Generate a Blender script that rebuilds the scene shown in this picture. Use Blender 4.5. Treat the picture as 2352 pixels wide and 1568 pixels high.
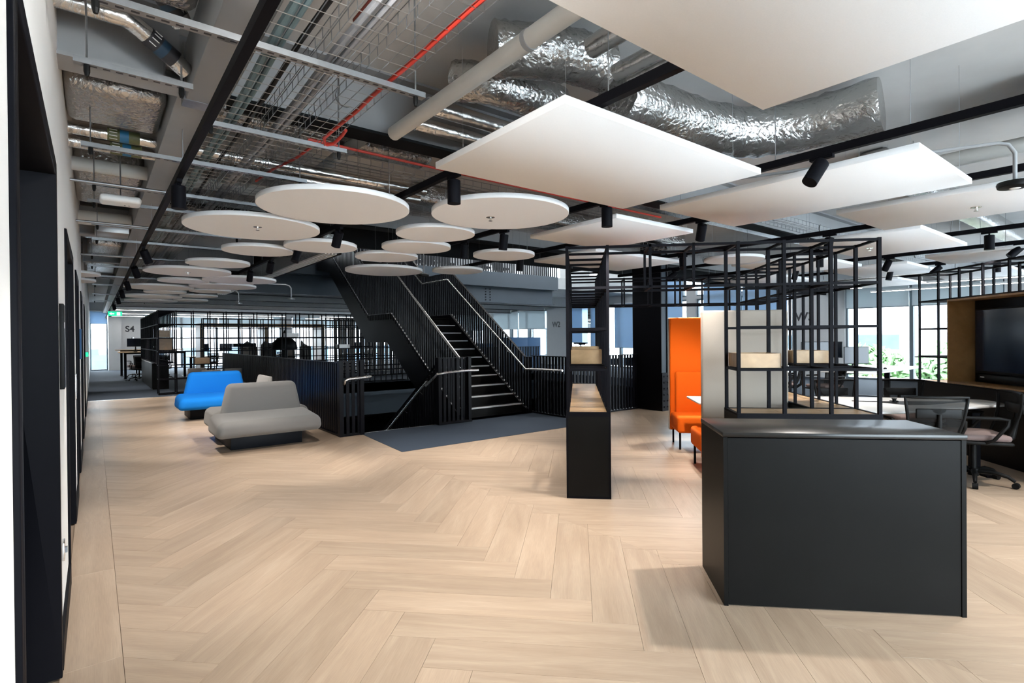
import bpy, bmesh, math, random
from mathutils import Vector, Matrix

# ------------------------------------------------------------------ reset
for o in list(bpy.data.objects):
    bpy.data.objects.remove(o, do_unlink=True)
SC = bpy.context.scene
COL = SC.collection
random.seed(7)
R2 = math.sqrt(2.0)

# ------------------------------------------------------------------ camera
FPX, YAW, PIT, ROL = 1230.45, 0.663704, -0.005537, -0.008574
fw = Vector((math.sin(YAW) * math.cos(PIT), math.cos(YAW) * math.cos(PIT), math.sin(PIT)))
rt = Vector((math.cos(YAW), -math.sin(YAW), 0))
up = rt.cross(fw)
r2 = rt * math.cos(ROL) + up * math.sin(ROL)
u2 = -rt * math.sin(ROL) + up * math.cos(ROL)
cam = bpy.data.cameras.new('camera')
cam.sensor_width = 36.0
cam.lens = FPX / 2352 * 36.0
cam.clip_start = 0.02
cam.clip_end = 400
co = bpy.data.objects.new('camera', cam)
COL.objects.link(co)
co.matrix_world = Matrix(((r2.x, u2.x, -fw.x, 0), (r2.y, u2.y, -fw.y, 0), (r2.z, u2.z, -fw.z, 1.45), (0, 0, 0, 1)))
SC.camera = co

# ------------------------------------------------------------------ world, exposure
W = bpy.data.worlds.new('world')
SC.world = W
W.use_nodes = True
bg = W.node_tree.nodes['Background']
bg.inputs[0].default_value = (0.84, 0.92, 1.0, 1)
bg.inputs[1].default_value = 10.0
SC.view_settings.view_transform = 'Standard'
SC.view_settings.look = 'None'
SC.view_settings.gamma = 1.0
SC.view_settings.use_curve_mapping = False
SC.view_settings.exposure = 0.95
SC.cycles.max_bounces = 6
SC.cycles.diffuse_bounces = 3
SC.cycles.glossy_bounces = 3
SC.cycles.transmission_bounces = 3
SC.cycles.transparent_max_bounces = 10
SC.cycles.caustics_reflective = False
SC.cycles.caustics_refractive = False
SPOT_W = 108.0
WARM = (1.0, 0.94, 0.87)

# ------------------------------------------------------------------ materials
def nt(name):
    m = bpy.data.materials.new(name)
    m.use_nodes = True
    return m, m.node_tree.nodes, m.node_tree.links, m.node_tree.nodes['Principled BSDF']

def mat(name, col, rough=0.5, metal=0.0, noise=0.0, nscale=40.0, bump=0.0, bscale=200.0, coat=0.0, sheen=0.0, stretch=None, spec=None, bdist=0.004):
    m, N, L, P = nt(name)
    P.inputs['Roughness'].default_value = rough
    P.inputs['Metallic'].default_value = metal
    if spec is not None:
        P.inputs['Specular IOR Level'].default_value = spec
    if coat:
        P.inputs['Coat Weight'].default_value = coat
    if sheen:
        P.inputs['Sheen Weight'].default_value = sheen
    tc = N.new('ShaderNodeTexCoord')
    src = tc.outputs['Object']
    if stretch:
        mp = N.new('ShaderNodeMapping')
        mp.inputs['Scale'].default_value = stretch
        L.new(src, mp.inputs['Vector'])
        src = mp.outputs['Vector']
    nz = N.new('ShaderNodeTexNoise')
    nz.inputs['Scale'].default_value = nscale
    nz.inputs['Detail'].default_value = 3
    L.new(src, nz.inputs['Vector'])
    mx = N.new('ShaderNodeMix')
    mx.data_type = 'RGBA'
    a = tuple(max(0, c * (1 - noise)) for c in col)
    b = tuple(min(1, c * (1 + noise)) for c in col)
    mx.inputs[6].default_value = (*a, 1)
    mx.inputs[7].default_value = (*b, 1)
    L.new(nz.outputs['Fac'], mx.inputs[0])
    L.new(mx.outputs[2], P.inputs['Base Color'])
    if bump:
        n2 = N.new('ShaderNodeTexNoise')
        n2.inputs['Scale'].default_value = bscale
        n2.inputs['Detail'].default_value = 3
        L.new(src, n2.inputs['Vector'])
        bp = N.new('ShaderNodeBump')
        bp.inputs['Strength'].default_value = bump
        bp.inputs['Distance'].default_value = bdist
        L.new(n2.outputs['Fac'], bp.inputs['Height'])
        L.new(bp.outputs['Normal'], P.inputs['Normal'])
    return m

def emit(name, col, s):
    m, N, L, P = nt(name)
    P.inputs['Base Color'].default_value = (*col, 1)
    P.inputs['Emission Color'].default_value = (*col, 1)
    P.inputs['Emission Strength'].default_value = s
    return m

def wood_mat(name, c1, c2, c3, island=False, rough=0.40, scale=1.0, tint=0.075, uv=True):
    m, N, L, P = nt(name)
    P.inputs['Roughness'].default_value = rough
    tc = N.new('ShaderNodeTexCoord')
    if island:
        g = N.new('ShaderNodeNewGeometry')
        rnd = g.outputs['Random Per Island']
    else:
        oi = N.new('ShaderNodeObjectInfo')
        rnd = oi.outputs['Random']
    off = N.new('ShaderNodeMath'); off.operation = 'MULTIPLY'; off.inputs[1].default_value = 37.0
    L.new(rnd, off.inputs[0])
    cb = N.new('ShaderNodeCombineXYZ')
    L.new(off.outputs[0], cb.inputs[0]); L.new(off.outputs[0], cb.inputs[1])
    ad = N.new('ShaderNodeVectorMath'); ad.operation = 'ADD'
    L.new(tc.outputs['UV' if uv else 'Object'], ad.inputs[0]); L.new(cb.outputs[0], ad.inputs[1])
    mp = N.new('ShaderNodeMapping')
    mp.inputs['Scale'].default_value = (0.9 * scale, 8 * scale, 0.9 * scale)
    L.new(ad.outputs[0], mp.inputs[0])
    nz = N.new('ShaderNodeTexNoise'); nz.inputs['Scale'].default_value = 1.6; nz.inputs['Detail'].default_value = 6; nz.inputs['Distortion'].default_value = 0.8
    L.new(mp.outputs[0], nz.inputs['Vector'])
    mp2 = N.new('ShaderNodeMapping'); mp2.inputs['Scale'].default_value = (9 * scale, 190 * scale, 9 * scale)
    L.new(ad.outputs[0], mp2.inputs[0])
    n2 = N.new('ShaderNodeTexNoise'); n2.inputs['Scale'].default_value = 1.0; n2.inputs['Detail'].default_value = 4
    L.new(mp2.outputs[0], n2.inputs['Vector'])
    rp = N.new('ShaderNodeValToRGB')
    e = rp.color_ramp.elements
    e[0].position = 0.25; e[0].color = (*c1, 1)
    e[1].position = 0.70; e[1].color = (*c3, 1)
    k = e.new(0.52); k.color = (*c2, 1)
    L.new(nz.outputs['Fac'], rp.inputs[0])
    mx = N.new('ShaderNodeMix'); mx.data_type = 'RGBA'; mx.blend_type = 'MULTIPLY'; mx.inputs[0].default_value = 1.0
    mr = N.new('ShaderNodeMapRange'); mr.inputs[1].default_value = 0.3; mr.inputs[2].default_value = 0.75; mr.inputs[3].default_value = 0.90; mr.inputs[4].default_value = 1.04
    L.new(n2.outputs['Fac'], mr.inputs[0])
    L.new(rp.outputs[0], mx.inputs[6]); L.new(mr.outputs[0], mx.inputs[7])
    mr2 = N.new('ShaderNodeMapRange'); mr2.inputs[3].default_value = 1 - tint; mr2.inputs[4].default_value = 1 + tint
    L.new(rnd, mr2.inputs[0])
    mx2 = N.new('ShaderNodeMix'); mx2.data_type = 'RGBA'; mx2.blend_type = 'MULTIPLY'; mx2.inputs[0].default_value = 1.0
    L.new(mx.outputs[2], mx2.inputs[6]); L.new(mr2.outputs[0], mx2.inputs[7])
    L.new(mx2.outputs[2], P.inputs['Base Color'])
    bp = N.new('ShaderNodeBump'); bp.inputs['Strength'].default_value = 0.08; bp.inputs['Distance'].default_value = 0.002
    L.new(n2.outputs['Fac'], bp.inputs['Height']); L.new(bp.outputs[0], P.inputs['Normal'])
    return m

def foil_mat(name, col=(0.50, 0.49, 0.475), scale=14.0, strength=0.9):
    m, N, L, P = nt(name)
    P.inputs['Metallic'].default_value = 1.0
    P.inputs['Roughness'].default_value = 0.24
    P.inputs['Base Color'].default_value = (*col, 1)
    tc = N.new('ShaderNodeTexCoord')
    nz = N.new('ShaderNodeTexNoise'); nz.inputs['Scale'].default_value = scale; nz.inputs['Detail'].default_value = 5; nz.inputs['Distortion'].default_value = 1.6
    L.new(tc.outputs['Object'], nz.inputs['Vector'])
    vo = N.new('ShaderNodeTexVoronoi'); vo.inputs['Scale'].default_value = scale * 1.6; vo.feature = 'DISTANCE_TO_EDGE'
    L.new(tc.outputs['Object'], vo.inputs['Vector'])
    ma = N.new('ShaderNodeMath'); ma.operation = 'MULTIPLY_ADD'; ma.inputs[1].default_value = 0.6
    L.new(vo.outputs['Distance'], ma.inputs[0]); L.new(nz.outputs['Fac'], ma.inputs[2])
    bp = N.new('ShaderNodeBump'); bp.inputs['Strength'].default_value = strength; bp.inputs['Distance'].default_value = 0.014
    L.new(ma.outputs[0], bp.inputs['Height']); L.new(bp.outputs[0], P.inputs['Normal'])
    return m

def glass_mat(name, tint=(0.86, 0.93, 0.95)):
    m, N, L, P = nt(name)
    out = N['Material Output']
    t = N.new('ShaderNodeBsdfTransparent'); t.inputs[0].default_value = (*tint, 1)
    g = N.new('ShaderNodeBsdfGlossy'); g.inputs['Roughness'].default_value = 0.02
    f = N.new('ShaderNodeFresnel'); f.inputs[0].default_value = 1.45
    mx = N.new('ShaderNodeMixShader')
    L.new(f.outputs[0], mx.inputs[0]); L.new(t.outputs[0], mx.inputs[1]); L.new(g.outputs[0], mx.inputs[2])
    L.new(mx.outputs[0], out.inputs[0])
    return m

def blind_mat(name, col, trans=0.35):
    m, N, L, P = nt(name)
    out = N['Material Output']
    d = N.new('ShaderNodeBsdfDiffuse'); d.inputs[0].default_value = (*col, 1)
    t = N.new('ShaderNodeBsdfTranslucent'); t.inputs[0].default_value = (*col, 1)
    mx = N.new('ShaderNodeMixShader'); mx.inputs[0].default_value = trans
    L.new(d.outputs[0], mx.inputs[1]); L.new(t.outputs[0], mx.inputs[2])
    L.new(mx.outputs[0], out.inputs[0])
    return m

def mesh_fabric(name, col):
    m, N, L, P = nt(name)
    out = N['Material Output']
    P.inputs['Base Color'].default_value = (*col, 1); P.inputs['Roughness'].default_value = 0.6; P.inputs['Specular IOR Level'].default_value = 0.1
    t = N.new('ShaderNodeBsdfTransparent')
    mx = N.new('ShaderNodeMixShader'); mx.inputs[0].default_value = 0.12
    L.new(P.outputs[0], mx.inputs[1]); L.new(t.outputs[0], mx.inputs[2]); L.new(mx.outputs[0], out.inputs[0])
    return m

M = {}
M['black'] = mat('black powder coat', (0.006, 0.006, 0.008), 0.5, 0.0, 0.1, 20, spec=0.045)
M['blackpanel'] = mat('charcoal laminate', (0.0085, 0.0082, 0.0078), 0.38, 0, 0.25, 3, 0.03, 300, spec=0.075)
M['rail'] = mat('black balustrade steel', (0.004, 0.004, 0.006), 0.36, 0.0, 0.2, 15, spec=0.16)
M['navy'] = mat('dark navy painted steel', (0.018, 0.030, 0.043), 0.5, 0, 0.15, 2)
M['wall'] = mat('white wall paint', (0.80, 0.79, 0.77), 0.8, 0, 0.03, 8, 0.15, 350)
M['greywall'] = mat('pale grey wall paint', (0.55, 0.55, 0.55), 0.8, 0, 0.03, 6)
M['slab'] = mat('painted concrete soffit', (0.50, 0.495, 0.485), 0.85, 0, 0.12, 2.5, 0.2, 60)
M['raft'] = mat('white acoustic felt', (0.82, 0.825, 0.83), 0.9, 0, 0.03, 120, 0.2, 500)
M['foil'] = foil_mat('crinkled foil')
M['foil2'] = foil_mat('smooth foil lagging', (0.66, 0.65, 0.63), 7.0, 0.5)
M['galv'] = mat('galvanised steel', (0.30, 0.31, 0.32), 0.38, 0.9, 0.2, 25)
M['steel'] = mat('grey painted steel', (0.30, 0.305, 0.31), 0.55, 0.0, 0.1, 4)
M['duct'] = mat('galvanised duct sheet', (0.36, 0.36, 0.36), 0.38, 0.75, 0.25, 6)
M['chrome'] = mat('brushed stainless', (0.72, 0.71, 0.70), 0.25, 1.0, 0.08, 60)
M['nosing'] = mat('pale stair nosing', (0.70, 0.72, 0.75), 0.4, 0.0, 0.1, 30)
M['pvc'] = mat('cream plastic pipe', (0.58, 0.565, 0.53), 0.5, 0, 0.05, 8)
M['red'] = mat('red hose', (0.42, 0.03, 0.018), 0.45, 0, 0.2, 20)
M['darkred'] = mat('dark red pipe paint', (0.12, 0.025, 0.018), 0.5, 0, 0.2, 20)
M['teal'] = mat('teal data cables', (0.11, 0.17, 0.19), 0.45, 0, 0.35, 60, stretch=(60, 1, 60))
M['greycable'] = mat('grey cable bundle', (0.22, 0.23, 0.25), 0.45, 0, 0.45, 60, stretch=(60, 1, 60))
M['carpet'] = mat('dark blue carpet', (0.022, 0.036, 0.060), 0.95, 0, 0.55, 260, 0.6, 500)
M['carpet2'] = mat('slate carpet planks', (0.030, 0.042, 0.062), 0.95, 0, 0.55, 9, 0.6, 400, stretch=(1, 6, 1))
FL = ((0.375, 0.275, 0.197), (0.425, 0.32, 0.232), (0.475, 0.368, 0.272))
M['plank'] = wood_mat('pale oak vinyl plank', *FL, island=False)
M['plank2'] = wood_mat('pale oak vinyl plank far', *FL, island=True)
M['joint'] = mat('floor joint', (0.27, 0.20, 0.145), 0.8)
OK_ = ((0.36, 0.22, 0.10), (0.48, 0.31, 0.16), (0.58, 0.40, 0.22))
M['oak'] = wood_mat('oak veneer', *OK_, uv=False, scale=2.0)
M['oakdark'] = wood_mat('golden oak surround', (0.22, 0.12, 0.045), (0.30, 0.17, 0.07), (0.36, 0.21, 0.09), uv=False, scale=2.0)
M['orange'] = mat('orange wool', (0.80, 0.125, 0.004), 0.85, 0, 0.06, 200, 0.25, 600, spec=0.2)
M['beige'] = mat('beige felt', (0.37, 0.32, 0.27), 0.9, 0, 0.22, 260, 0.35, 500, sheen=0.2)
M['blue'] = mat('bright blue wool', (0.005, 0.175, 0.60), 0.85, 0, 0.06, 200, 0.25, 600, spec=0.2)
M['grey'] = mat('grey wool', (0.150, 0.143, 0.135), 0.85, 0, 0.08, 220, 0.3, 600, sheen=0.2)
M['plinth'] = mat('dark plinth', (0.007, 0.008, 0.011), 0.5, 0, 0.1, 10, spec=0.15)
M['glass'] = glass_mat('window glass')
M['frame'] = mat('window frame grey', (0.10, 0.13, 0.15), 0.45, 0.2, 0.05, 10)
M['blind'] = blind_mat('pale blue blind fabric', (0.42, 0.56, 0.71), 0.30)
M['blind2'] = blind_mat('grey blind fabric', (0.55, 0.60, 0.62))
M['white'] = mat('white laminate', (0.80, 0.79, 0.77), 0.35, 0, 0.02, 5)
M['whitep'] = mat('white plastic', (0.78, 0.78, 0.77), 0.4, 0, 0.02, 5)
M['mesh'] = mesh_fabric('black chair mesh', (0.009, 0.009, 0.009))
M['plastic'] = mat('black plastic', (0.008, 0.008, 0.008), 0.45, 0, 0.1, 30, spec=0.12)
M['seatpad'] = mat('dusky pink seat fabric', (0.20, 0.145, 0.135), 0.85, 0, 0.12, 200, 0.3, 500)
M['screen'] = mat('dark glossy screen', (0.004, 0.008, 0.020), 0.12, 0, 0.1, 2, spec=0.35)
M['consoletop'] = mat('charcoal console top', (0.010, 0.0098, 0.0094), 0.33, 0, 0.25, 3, 0.03, 300, spec=0.5)
M['monitor'] = mat('monitor shell', (0.020, 0.022, 0.024), 0.4, 0, 0.1, 20)
M['lens'] = emit('lamp lens', (1.0, 0.93, 0.82), 14.0)
M['lampdome'] = emit('bright lamp diffuser', (1.0, 0.97, 0.92), 70.0)
M['exit'] = emit('green exit panel', (0.01, 0.42, 0.20), 1.2)
M['exitwhite'] = emit('white exit symbol', (0.9, 1.0, 0.95), 1.5)
M['ink'] = mat('black lettering', (0.02, 0.02, 0.025), 0.5)
M['bandolive'] = mat('olive pipe label', (0.10, 0.105, 0.04), 0.5, 0, 0.2, 90)
M['bandblue'] = mat('blue pipe label', (0.02, 0.14, 0.28), 0.5, 0, 0.1, 20)
M['bluescreen'] = mat('blue felt screen', (0.035, 0.10, 0.21), 0.85, 0, 0.1, 100)
M['fin'] = mat('pale timber fins', (0.42, 0.38, 0.34), 0.7, 0, 0.2, 6)
M['bwhite'] = mat('white rendered building', (0.55, 0.56, 0.58), 0.8, 0, 0.03, 1)
M['bwin'] = mat('building window', (0.085, 0.12, 0.16), 0.6, 0, 0.3, 1, spec=0.1)
M['bpanel'] = mat('lilac grey cladding', (0.24, 0.24, 0.29), 0.8, 0, 0.1, 1)
M['leaf'] = mat('tree leaves', (0.22, 0.36, 0.17), 0.7, 0, 0.5, 3)
M['leaf2'] = mat('yellow green shrub leaves', (0.38, 0.40, 0.08), 0.7, 0, 0.4, 3)
M['bark'] = mat('bark', (0.12, 0.09, 0.06), 0.9, 0, 0.3, 10)
M['asphalt'] = mat('pale paving', (0.42, 0.42, 0.42), 0.9, 0, 0.1, 1)
M['darkglass'] = mat('dark door glazing', (0.01, 0.014, 0.02), 0.08, 0, 0.1, 3, coat=0.3)
M['blackceil'] = mat('black soffit paint', (0.006, 0.007, 0.008), 0.7, 0, 0.2, 3, spec=0.1)

# ------------------------------------------------------------------ mesh helpers
class MB:
    def __init__(s):
        s.v = []; s.f = []; s.uv = {}
    def add(s, vs, fs):
        n = len(s.v); s.v += [tuple(v) for v in vs]; s.f += [tuple(i + n for i in f) for f in fs]
    def box(s, x0, x1, y0, y1, z0, z1):
        s.add([(x0, y0, z0), (x1, y0, z0), (x1, y1, z0), (x0, y1, z0), (x0, y0, z1), (x1, y0, z1), (x1, y1, z1), (x0, y1, z1)],
              [(0, 3, 2, 1), (4, 5, 6, 7), (0, 1, 5, 4), (1, 2, 6, 5), (2, 3, 7, 6), (3, 0, 4, 7)])
        return s
    def tube(s, path, r, seg=8, caps=True, jit=0.0):
        path = [Vector(p) for p in path]
        rings = []
        prev = None
        for i, p in enumerate(path):
            if i == 0: d = path[1] - p
            elif i == len(path) - 1: d = p - path[i - 1]
            else: d = (path[i + 1] - p).normalized() + (p - path[i - 1]).normalized()
            d.normalize()
            if prev is None:
                a = Vector((0, 0, 1)) if abs(d.z) < 0.9 else Vector((1, 0, 0))
                n = d.cross(a).normalized()
            else:
                n = (prev - d * prev.dot(d)).normalized()
            prev = n
            b = d.cross(n)
            rr = (r[i] if isinstance(r, (list, tuple)) else r) * (1 + random.uniform(-jit, jit))
            rings.append([p + (n * math.cos(t) + b * math.sin(t)) * rr * (1 + random.uniform(-jit, jit)) for t in [2 * math.pi * k / seg for k in range(seg)]])
        vs = [v for rg in rings for v in rg]
        fs = []
        for i in range(len(rings) - 1):
            for k in range(seg):
                k2 = (k + 1) % seg
                fs.append((i * seg + k, i * seg + k2, (i + 1) * seg + k2, (i + 1) * seg + k))
        if caps:
            fs.append(tuple(range(seg))[::-1]); fs.append(tuple((len(rings) - 1) * seg + k for k in range(seg)))
        s.add(vs, fs)
        return s
    def cyl(s, p0, p1, r, seg=12):
        return s.tube([p0, p1], r, seg)
    def prism(s, poly, z0, z1):
        n = len(poly)
        s.add([(x, y, z0) for x, y in poly] + [(x, y, z1) for x, y in poly],
              [tuple(range(n))[::-1], tuple(range(n, 2 * n))] + [(i, (i + 1) % n, n + (i + 1) % n, n + i) for i in range(n)])
        return s
    def prism_x(s, poly, x0, x1):
        n = len(poly)
        s.add([(x0, y, z) for y, z in poly] + [(x1, y, z) for y, z in poly],
              [tuple(range(n)), tuple(range(n, 2 * n))[::-1]] + [(n + i, n + (i + 1) % n, (i + 1) % n, i) for i in range(n)])
        return s
    def lathe(s, prof, seg=32, c=(0, 0, 0)):
        vs = []; fs = []
        for r, z in prof:
            for k in range(seg):
                t = 2 * math.pi * k / seg
                vs.append((c[0] + r * math.cos(t), c[1] + r * math.sin(t), c[2] + z))
        for i in range(len(prof) - 1):
            for k in range(seg):
                k2 = (k + 1) % seg
                fs.append((i * seg + k, i * seg + k2, (i + 1) * seg + k2, (i + 1) * seg + k))
        fs.append(tuple(range(seg))[::-1]); fs.append(tuple((len(prof) - 1) * seg + k for k in range(seg)))
        s.add(vs, fs)
        return s
    def mesh(s, name, m, smooth=False):
        me = bpy.data.meshes.new(name)
        me.from_pydata(s.v, [], s.f)
        me.materials.append(M[m] if isinstance(m, str) else m)
        if smooth:
            me.polygons.foreach_set('use_smooth', [True] * len(me.polygons))
        me.update()
        return me
    def build(s, name, m, parent=None, smooth=False, loc=(0, 0, 0), rz=0, bevel=0.0, bseg=2, smooth_angle=None):
        me = s.mesh(name, m, smooth)
        if bevel:
            bm = bmesh.new(); bm.from_mesh(me)
            bmesh.ops.remove_doubles(bm, verts=bm.verts, dist=1e-5)
            bmesh.ops.recalc_face_normals(bm, faces=bm.faces)
            bmesh.ops.bevel(bm, geom=[e for e in bm.edges if e.calc_face_angle(0) > 0.4], offset=bevel, segments=bseg, affect='EDGES', profile=0.5)
            for f in bm.faces: f.smooth = True
            bm.to_mesh(me); bm.free()
            try: me.set_sharp_from_angle(angle=math.radians(50))
            except Exception: pass
        elif smooth:
            try: me.set_sharp_from_angle(angle=math.radians(45))
            except Exception: pass
        return link(name, me, parent, loc, rz)

def link(name, me, parent=None, loc=(0, 0, 0), rz=0, scale=None):
    o = bpy.data.objects.new(name, me)
    COL.objects.link(o)
    if parent: o.parent = parent
    o.location = loc
    if rz: o.rotation_euler = (0, 0, rz)
    if scale: o.scale = scale
    return o

CUBE = {}
def cube(m):
    if m not in CUBE:
        CUBE[m] = MB().box(-.5, .5, -.5, .5, -.5, .5).mesh('cube_' + m, m)
    return CUBE[m]
def bar(name, m, parent, x0, x1, y0, y1, z0, z1):
    """an axis aligned bar that shares one cube mesh per material"""
    return link(name, cube(m), parent, ((x0 + x1) / 2, (y0 + y1) / 2, (z0 + z1) / 2), 0, (abs(x1 - x0), abs(y1 - y0), abs(z1 - z0)))

def tag(o, label, cat, group=None, kind=None):
    o['label'] = label; o['category'] = cat
    if group: o['group'] = group
    if kind: o['kind'] = kind
    return o
def thing(name, label, cat, loc=(0, 0, 0), rz=0, group=None, kind=None):
    o = bpy.data.objects.new(name, None)
    o.empty_display_size = 0.1
    COL.objects.link(o)
    o.location = loc; o.rotation_euler = (0, 0, rz)
    return tag(o, label, cat, group, kind)
def copy_tree(o, parent=None):
    c = o.copy(); COL.objects.link(c); c.parent = parent
    for ch in list(o.children): copy_tree(ch, c)
    return c
def uv(u, v, z=0.0):
    return ((u + v) / R2, (u - v) / R2, z)
RZ45 = -math.pi / 4      # local x = right along the diagonal, local y = away along the diagonal
ORD = ['nearest', 'second', 'third', 'fourth', 'fifth', 'sixth', 'seventh', 'eighth', 'ninth', 'tenth', 'eleventh', 'twelfth']

# ================================================================== FLOOR
VX0, VX1, VY0, VY1 = 2.95, 15.0, 7.95, 17.2     # stair void
fl = MB()
for (x0, x1, y0, y1) in ((-0.40, 2.95, -4, 16.72), (2.95, 9.9, -4, 7.03), (2.95, 6.72, 7.03, 7.94)):
    fl.box(x0, x1, y0, y1, -0.30, -0.010)
floor = fl.build('floor', 'joint')
tag(floor, 'pale oak vinyl herringbone floor across the lounge', 'floor', kind='structure')
PW, PL = 0.2286, 1.219
REG = ((0.095, 2.95, -0.6, 16.72), (2.95, 9.9, -0.6, 7.03), (2.95, 6.72, 7.03, 7.94))
def clip(poly, a, b, c):           # keep a*x+b*y<=c
    out = []
    for i in range(len(poly)):
        p, q = poly[i], poly[(i + 1) % len(poly)]
        dp, dq = a * p[0] + b * p[1] - c, a * q[0] + b * q[1] - c
        if dp <= 0: out.append(p)
        if (dp < 0) != (dq < 0):
            t = dp / (dp - dq); out.append((p[0] + t * (q[0] - p[0]), p[1] + t * (q[1] - p[1])))
    return out
def area(p):
    return abs(sum(p[i][0] * p[(i + 1) % len(p)][1] - p[(i + 1) % len(p)][0] * p[i][1] for i in range(len(p)))) / 2
camP = Vector((0, 0, 1.45))
def plank_frame(kind, u0, v0):
    """kind A lies along v, kind B along u; returns centre and direction of the long side"""
    if kind == 'A':
        cu, cv = u0 + PW / 2, v0 + PL / 2; d = Vector((1 / R2, -1 / R2, 0))
    else:
        cu, cv = u0 + PL / 2, v0 + PW / 2; d = Vector((1 / R2, 1 / R2, 0))
    c = Vector(uv(cu, cv)); return c, d
def vis_score(c, a):
    d = c - camP
    z = d.dot(fw)
    if z < 0.3: return 0
    x = d.dot(rt) / z * FPX; y = -d.z / z * FPX
    if abs(x) > 1450 or y > 1050: return 0.0
    return a / (z * z) * (1.45 / z)
pieces = []
G = 0.0006
for i in range(-70, 71):
    for j in range(-12, 13):
        for kind in 'AB':
            if kind == 'A': u0, v0 = 3.21 - i * PW + j * PL, -1.61 + i * PW + j * PL
            else: u0, v0 = 3.21 - i * PW + j * PL, -1.61 + PL + i * PW + j * PL
            c, d = plank_frame(kind, u0, v0)
            if not (-1.2 < c.x < 11 and -1.5 < c.y < 18): continue
            n = Vector((-d.y, d.x, 0))
            for (x0, x1, y0, y1) in REG:
                poly = [(c + d * a * (PL / 2 - G) + n * b * (PW / 2 - G)).to_tuple()[:2] for a, b in ((-1, -1), (1, -1), (1, 1), (-1, 1))]
                full = all(x0 <= p[0] <= x1 and y0 <= p[1] <= y1 for p in poly)
                if not full:
                    for (a, b, cc) in ((-1, 0, -x0), (1, 0, x1), (0, -1, -y0), (0, 1, y1)):
                        if poly: poly = clip(poly, a, b, cc)
                    if len(poly) < 3 or area(poly) < 0.002: continue
                pieces.append((vis_score(c, area(poly)), full, c, d, n, poly))
# border boards along the left wall
yy = -0.6
while yy < 16.7:
    y1 = min(yy + PL, 16.72)
    c = Vector((-0.02, (yy + y1) / 2, 0)); d = Vector((0, 1, 0)); n = Vector((-1, 0, 0))
    poly = [(-0.128, yy + G), (0.094 - G, yy + G), (0.094 - G, y1 - G), (-0.128, y1 - G)]
    pieces.append((vis_score(c, area(poly)), False, c, d, n, poly))
    yy = y1
pieces.sort(key=lambda t: -t[0])
def plank_mesh(poly, c, d, n, name='plank'):
    n_ = len(poly)
    loc = [((Vector((x, y, 0)) - c).dot(d), (Vector((x, y, 0)) - c).dot(n)) for x, y in poly]
    return loc
def board_me(loc, name, m):
    k = len(loc)
    b = 0.0008
    cx = sum(p[0] for p in loc) / k; cy = sum(p[1] for p in loc) / k
    top = []
    for x, y in loc:
        L_ = math.hypot(x - cx, y - cy) or 1
        top.append((x - (x - cx) / L_ * b, y - (y - cy) / L_ * b))
    me = bpy.data.meshes.new(name)
    vs = [(x, y, -0.011) for x, y in loc] + [(x, y, -0.0008) for x, y in loc] + [(x, y, 0.0) for x, y in top]
    fs = [tuple(2 * k + i for i in range(k))]
    for i in range(k):
        i2 = (i + 1) % k
        fs.append((i, i2, k + i2, k + i)); fs.append((k + i, k + i2, 2 * k + i2, 2 * k + i))
    me.from_pydata(vs, [], fs)
    ul = me.uv_layers.new(name='UVMap')
    for lp in me.loops:
        co_ = vs[lp.vertex_index]; ul.data[lp.index].uv = (co_[0], co_[1])
    me.materials.append(M[m])
    me.validate(); me.update()
    return me
full_me = board_me([(-PL / 2 + G, -PW / 2 + G), (PL / 2 - G, -PW / 2 + G), (PL / 2 - G, PW / 2 - G), (-PL / 2 + G, PW / 2 - G)], 'plank', 'plank')
rest_v = []; rest_f = []; rest_uv = []
for idx, (sc_, full, c, d, n, poly) in enumerate(pieces):
    ang = math.atan2(d.y, d.x)
    if idx < 300 and sc_ > 0:
        me = full_me if full else board_me(plank_mesh(poly, c, d, n), 'plank', 'plank')
        link('plank', me, floor, (c.x, c.y, 0), ang)
    else:
        b0 = len(rest_v); k = len(poly)
        off = (random.uniform(0, 40), random.uniform(0, 40))
        rest_v += [(x, y, 0.0) for x, y in poly]
        rest_f.append(tuple(range(b0, b0 + k)))
        rest_uv += [((Vector((x, y, 0)) - c).dot(d) + off[0], (Vector((x, y, 0)) - c).dot(n) + off[1]) for x, y in poly]
me = bpy.data.meshes.new('far_planks'); me.from_pydata(rest_v, [], rest_f)
ul = me.uv_layers.new(name='UVMap')
for lp in me.loops: ul.data[lp.index].uv = rest_uv[lp.vertex_index]
me.materials.append(M['plank2']); me.update()
o = link('far_planks', me, floor); o['kind'] = 'stuff'

# carpets
cf = MB()
for (x0, x1, y0, y1) in ((-0.40, 20.3, 17.2, 34.6), (-0.40, 2.95, 16.72, 17.2), (9.9, 20.3, -4, 7.03), (15.0, 20.3, 7.03, 17.2)):
    cf.box(x0, x1, y0, y1, -0.30, 0.003)
tag(cf.build('floor', 'carpet2'), 'dark slate carpet under the desks beyond the wood floor', 'floor', kind='structure')
cp = MB().prism([(3.12, 6.31), (6.15, 6.31), (6.72, 7.03), (6.72, 7.94), (3.24, 7.94)], -0.005, 0.004)
tag(cp.build('floor', 'carpet'), 'dark blue carpet strip in front of the black staircase', 'carpet', kind='structure')
tr = MB().box(-0.12, 2.9, 16.70, 16.735, 0.0, 0.006)
tag(tr.build('trim_1', 'chrome'), 'metal threshold strip between wood floor and slate carpet', 'trim', kind='structure')
tr = MB().box(3.24, 4.66, 7.93, 7.96, -0.02, 0.01)
tag(tr.build('trim_2', 'chrome'), 'pale metal nosing at the top of the descending stairs', 'trim', kind='structure')
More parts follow.
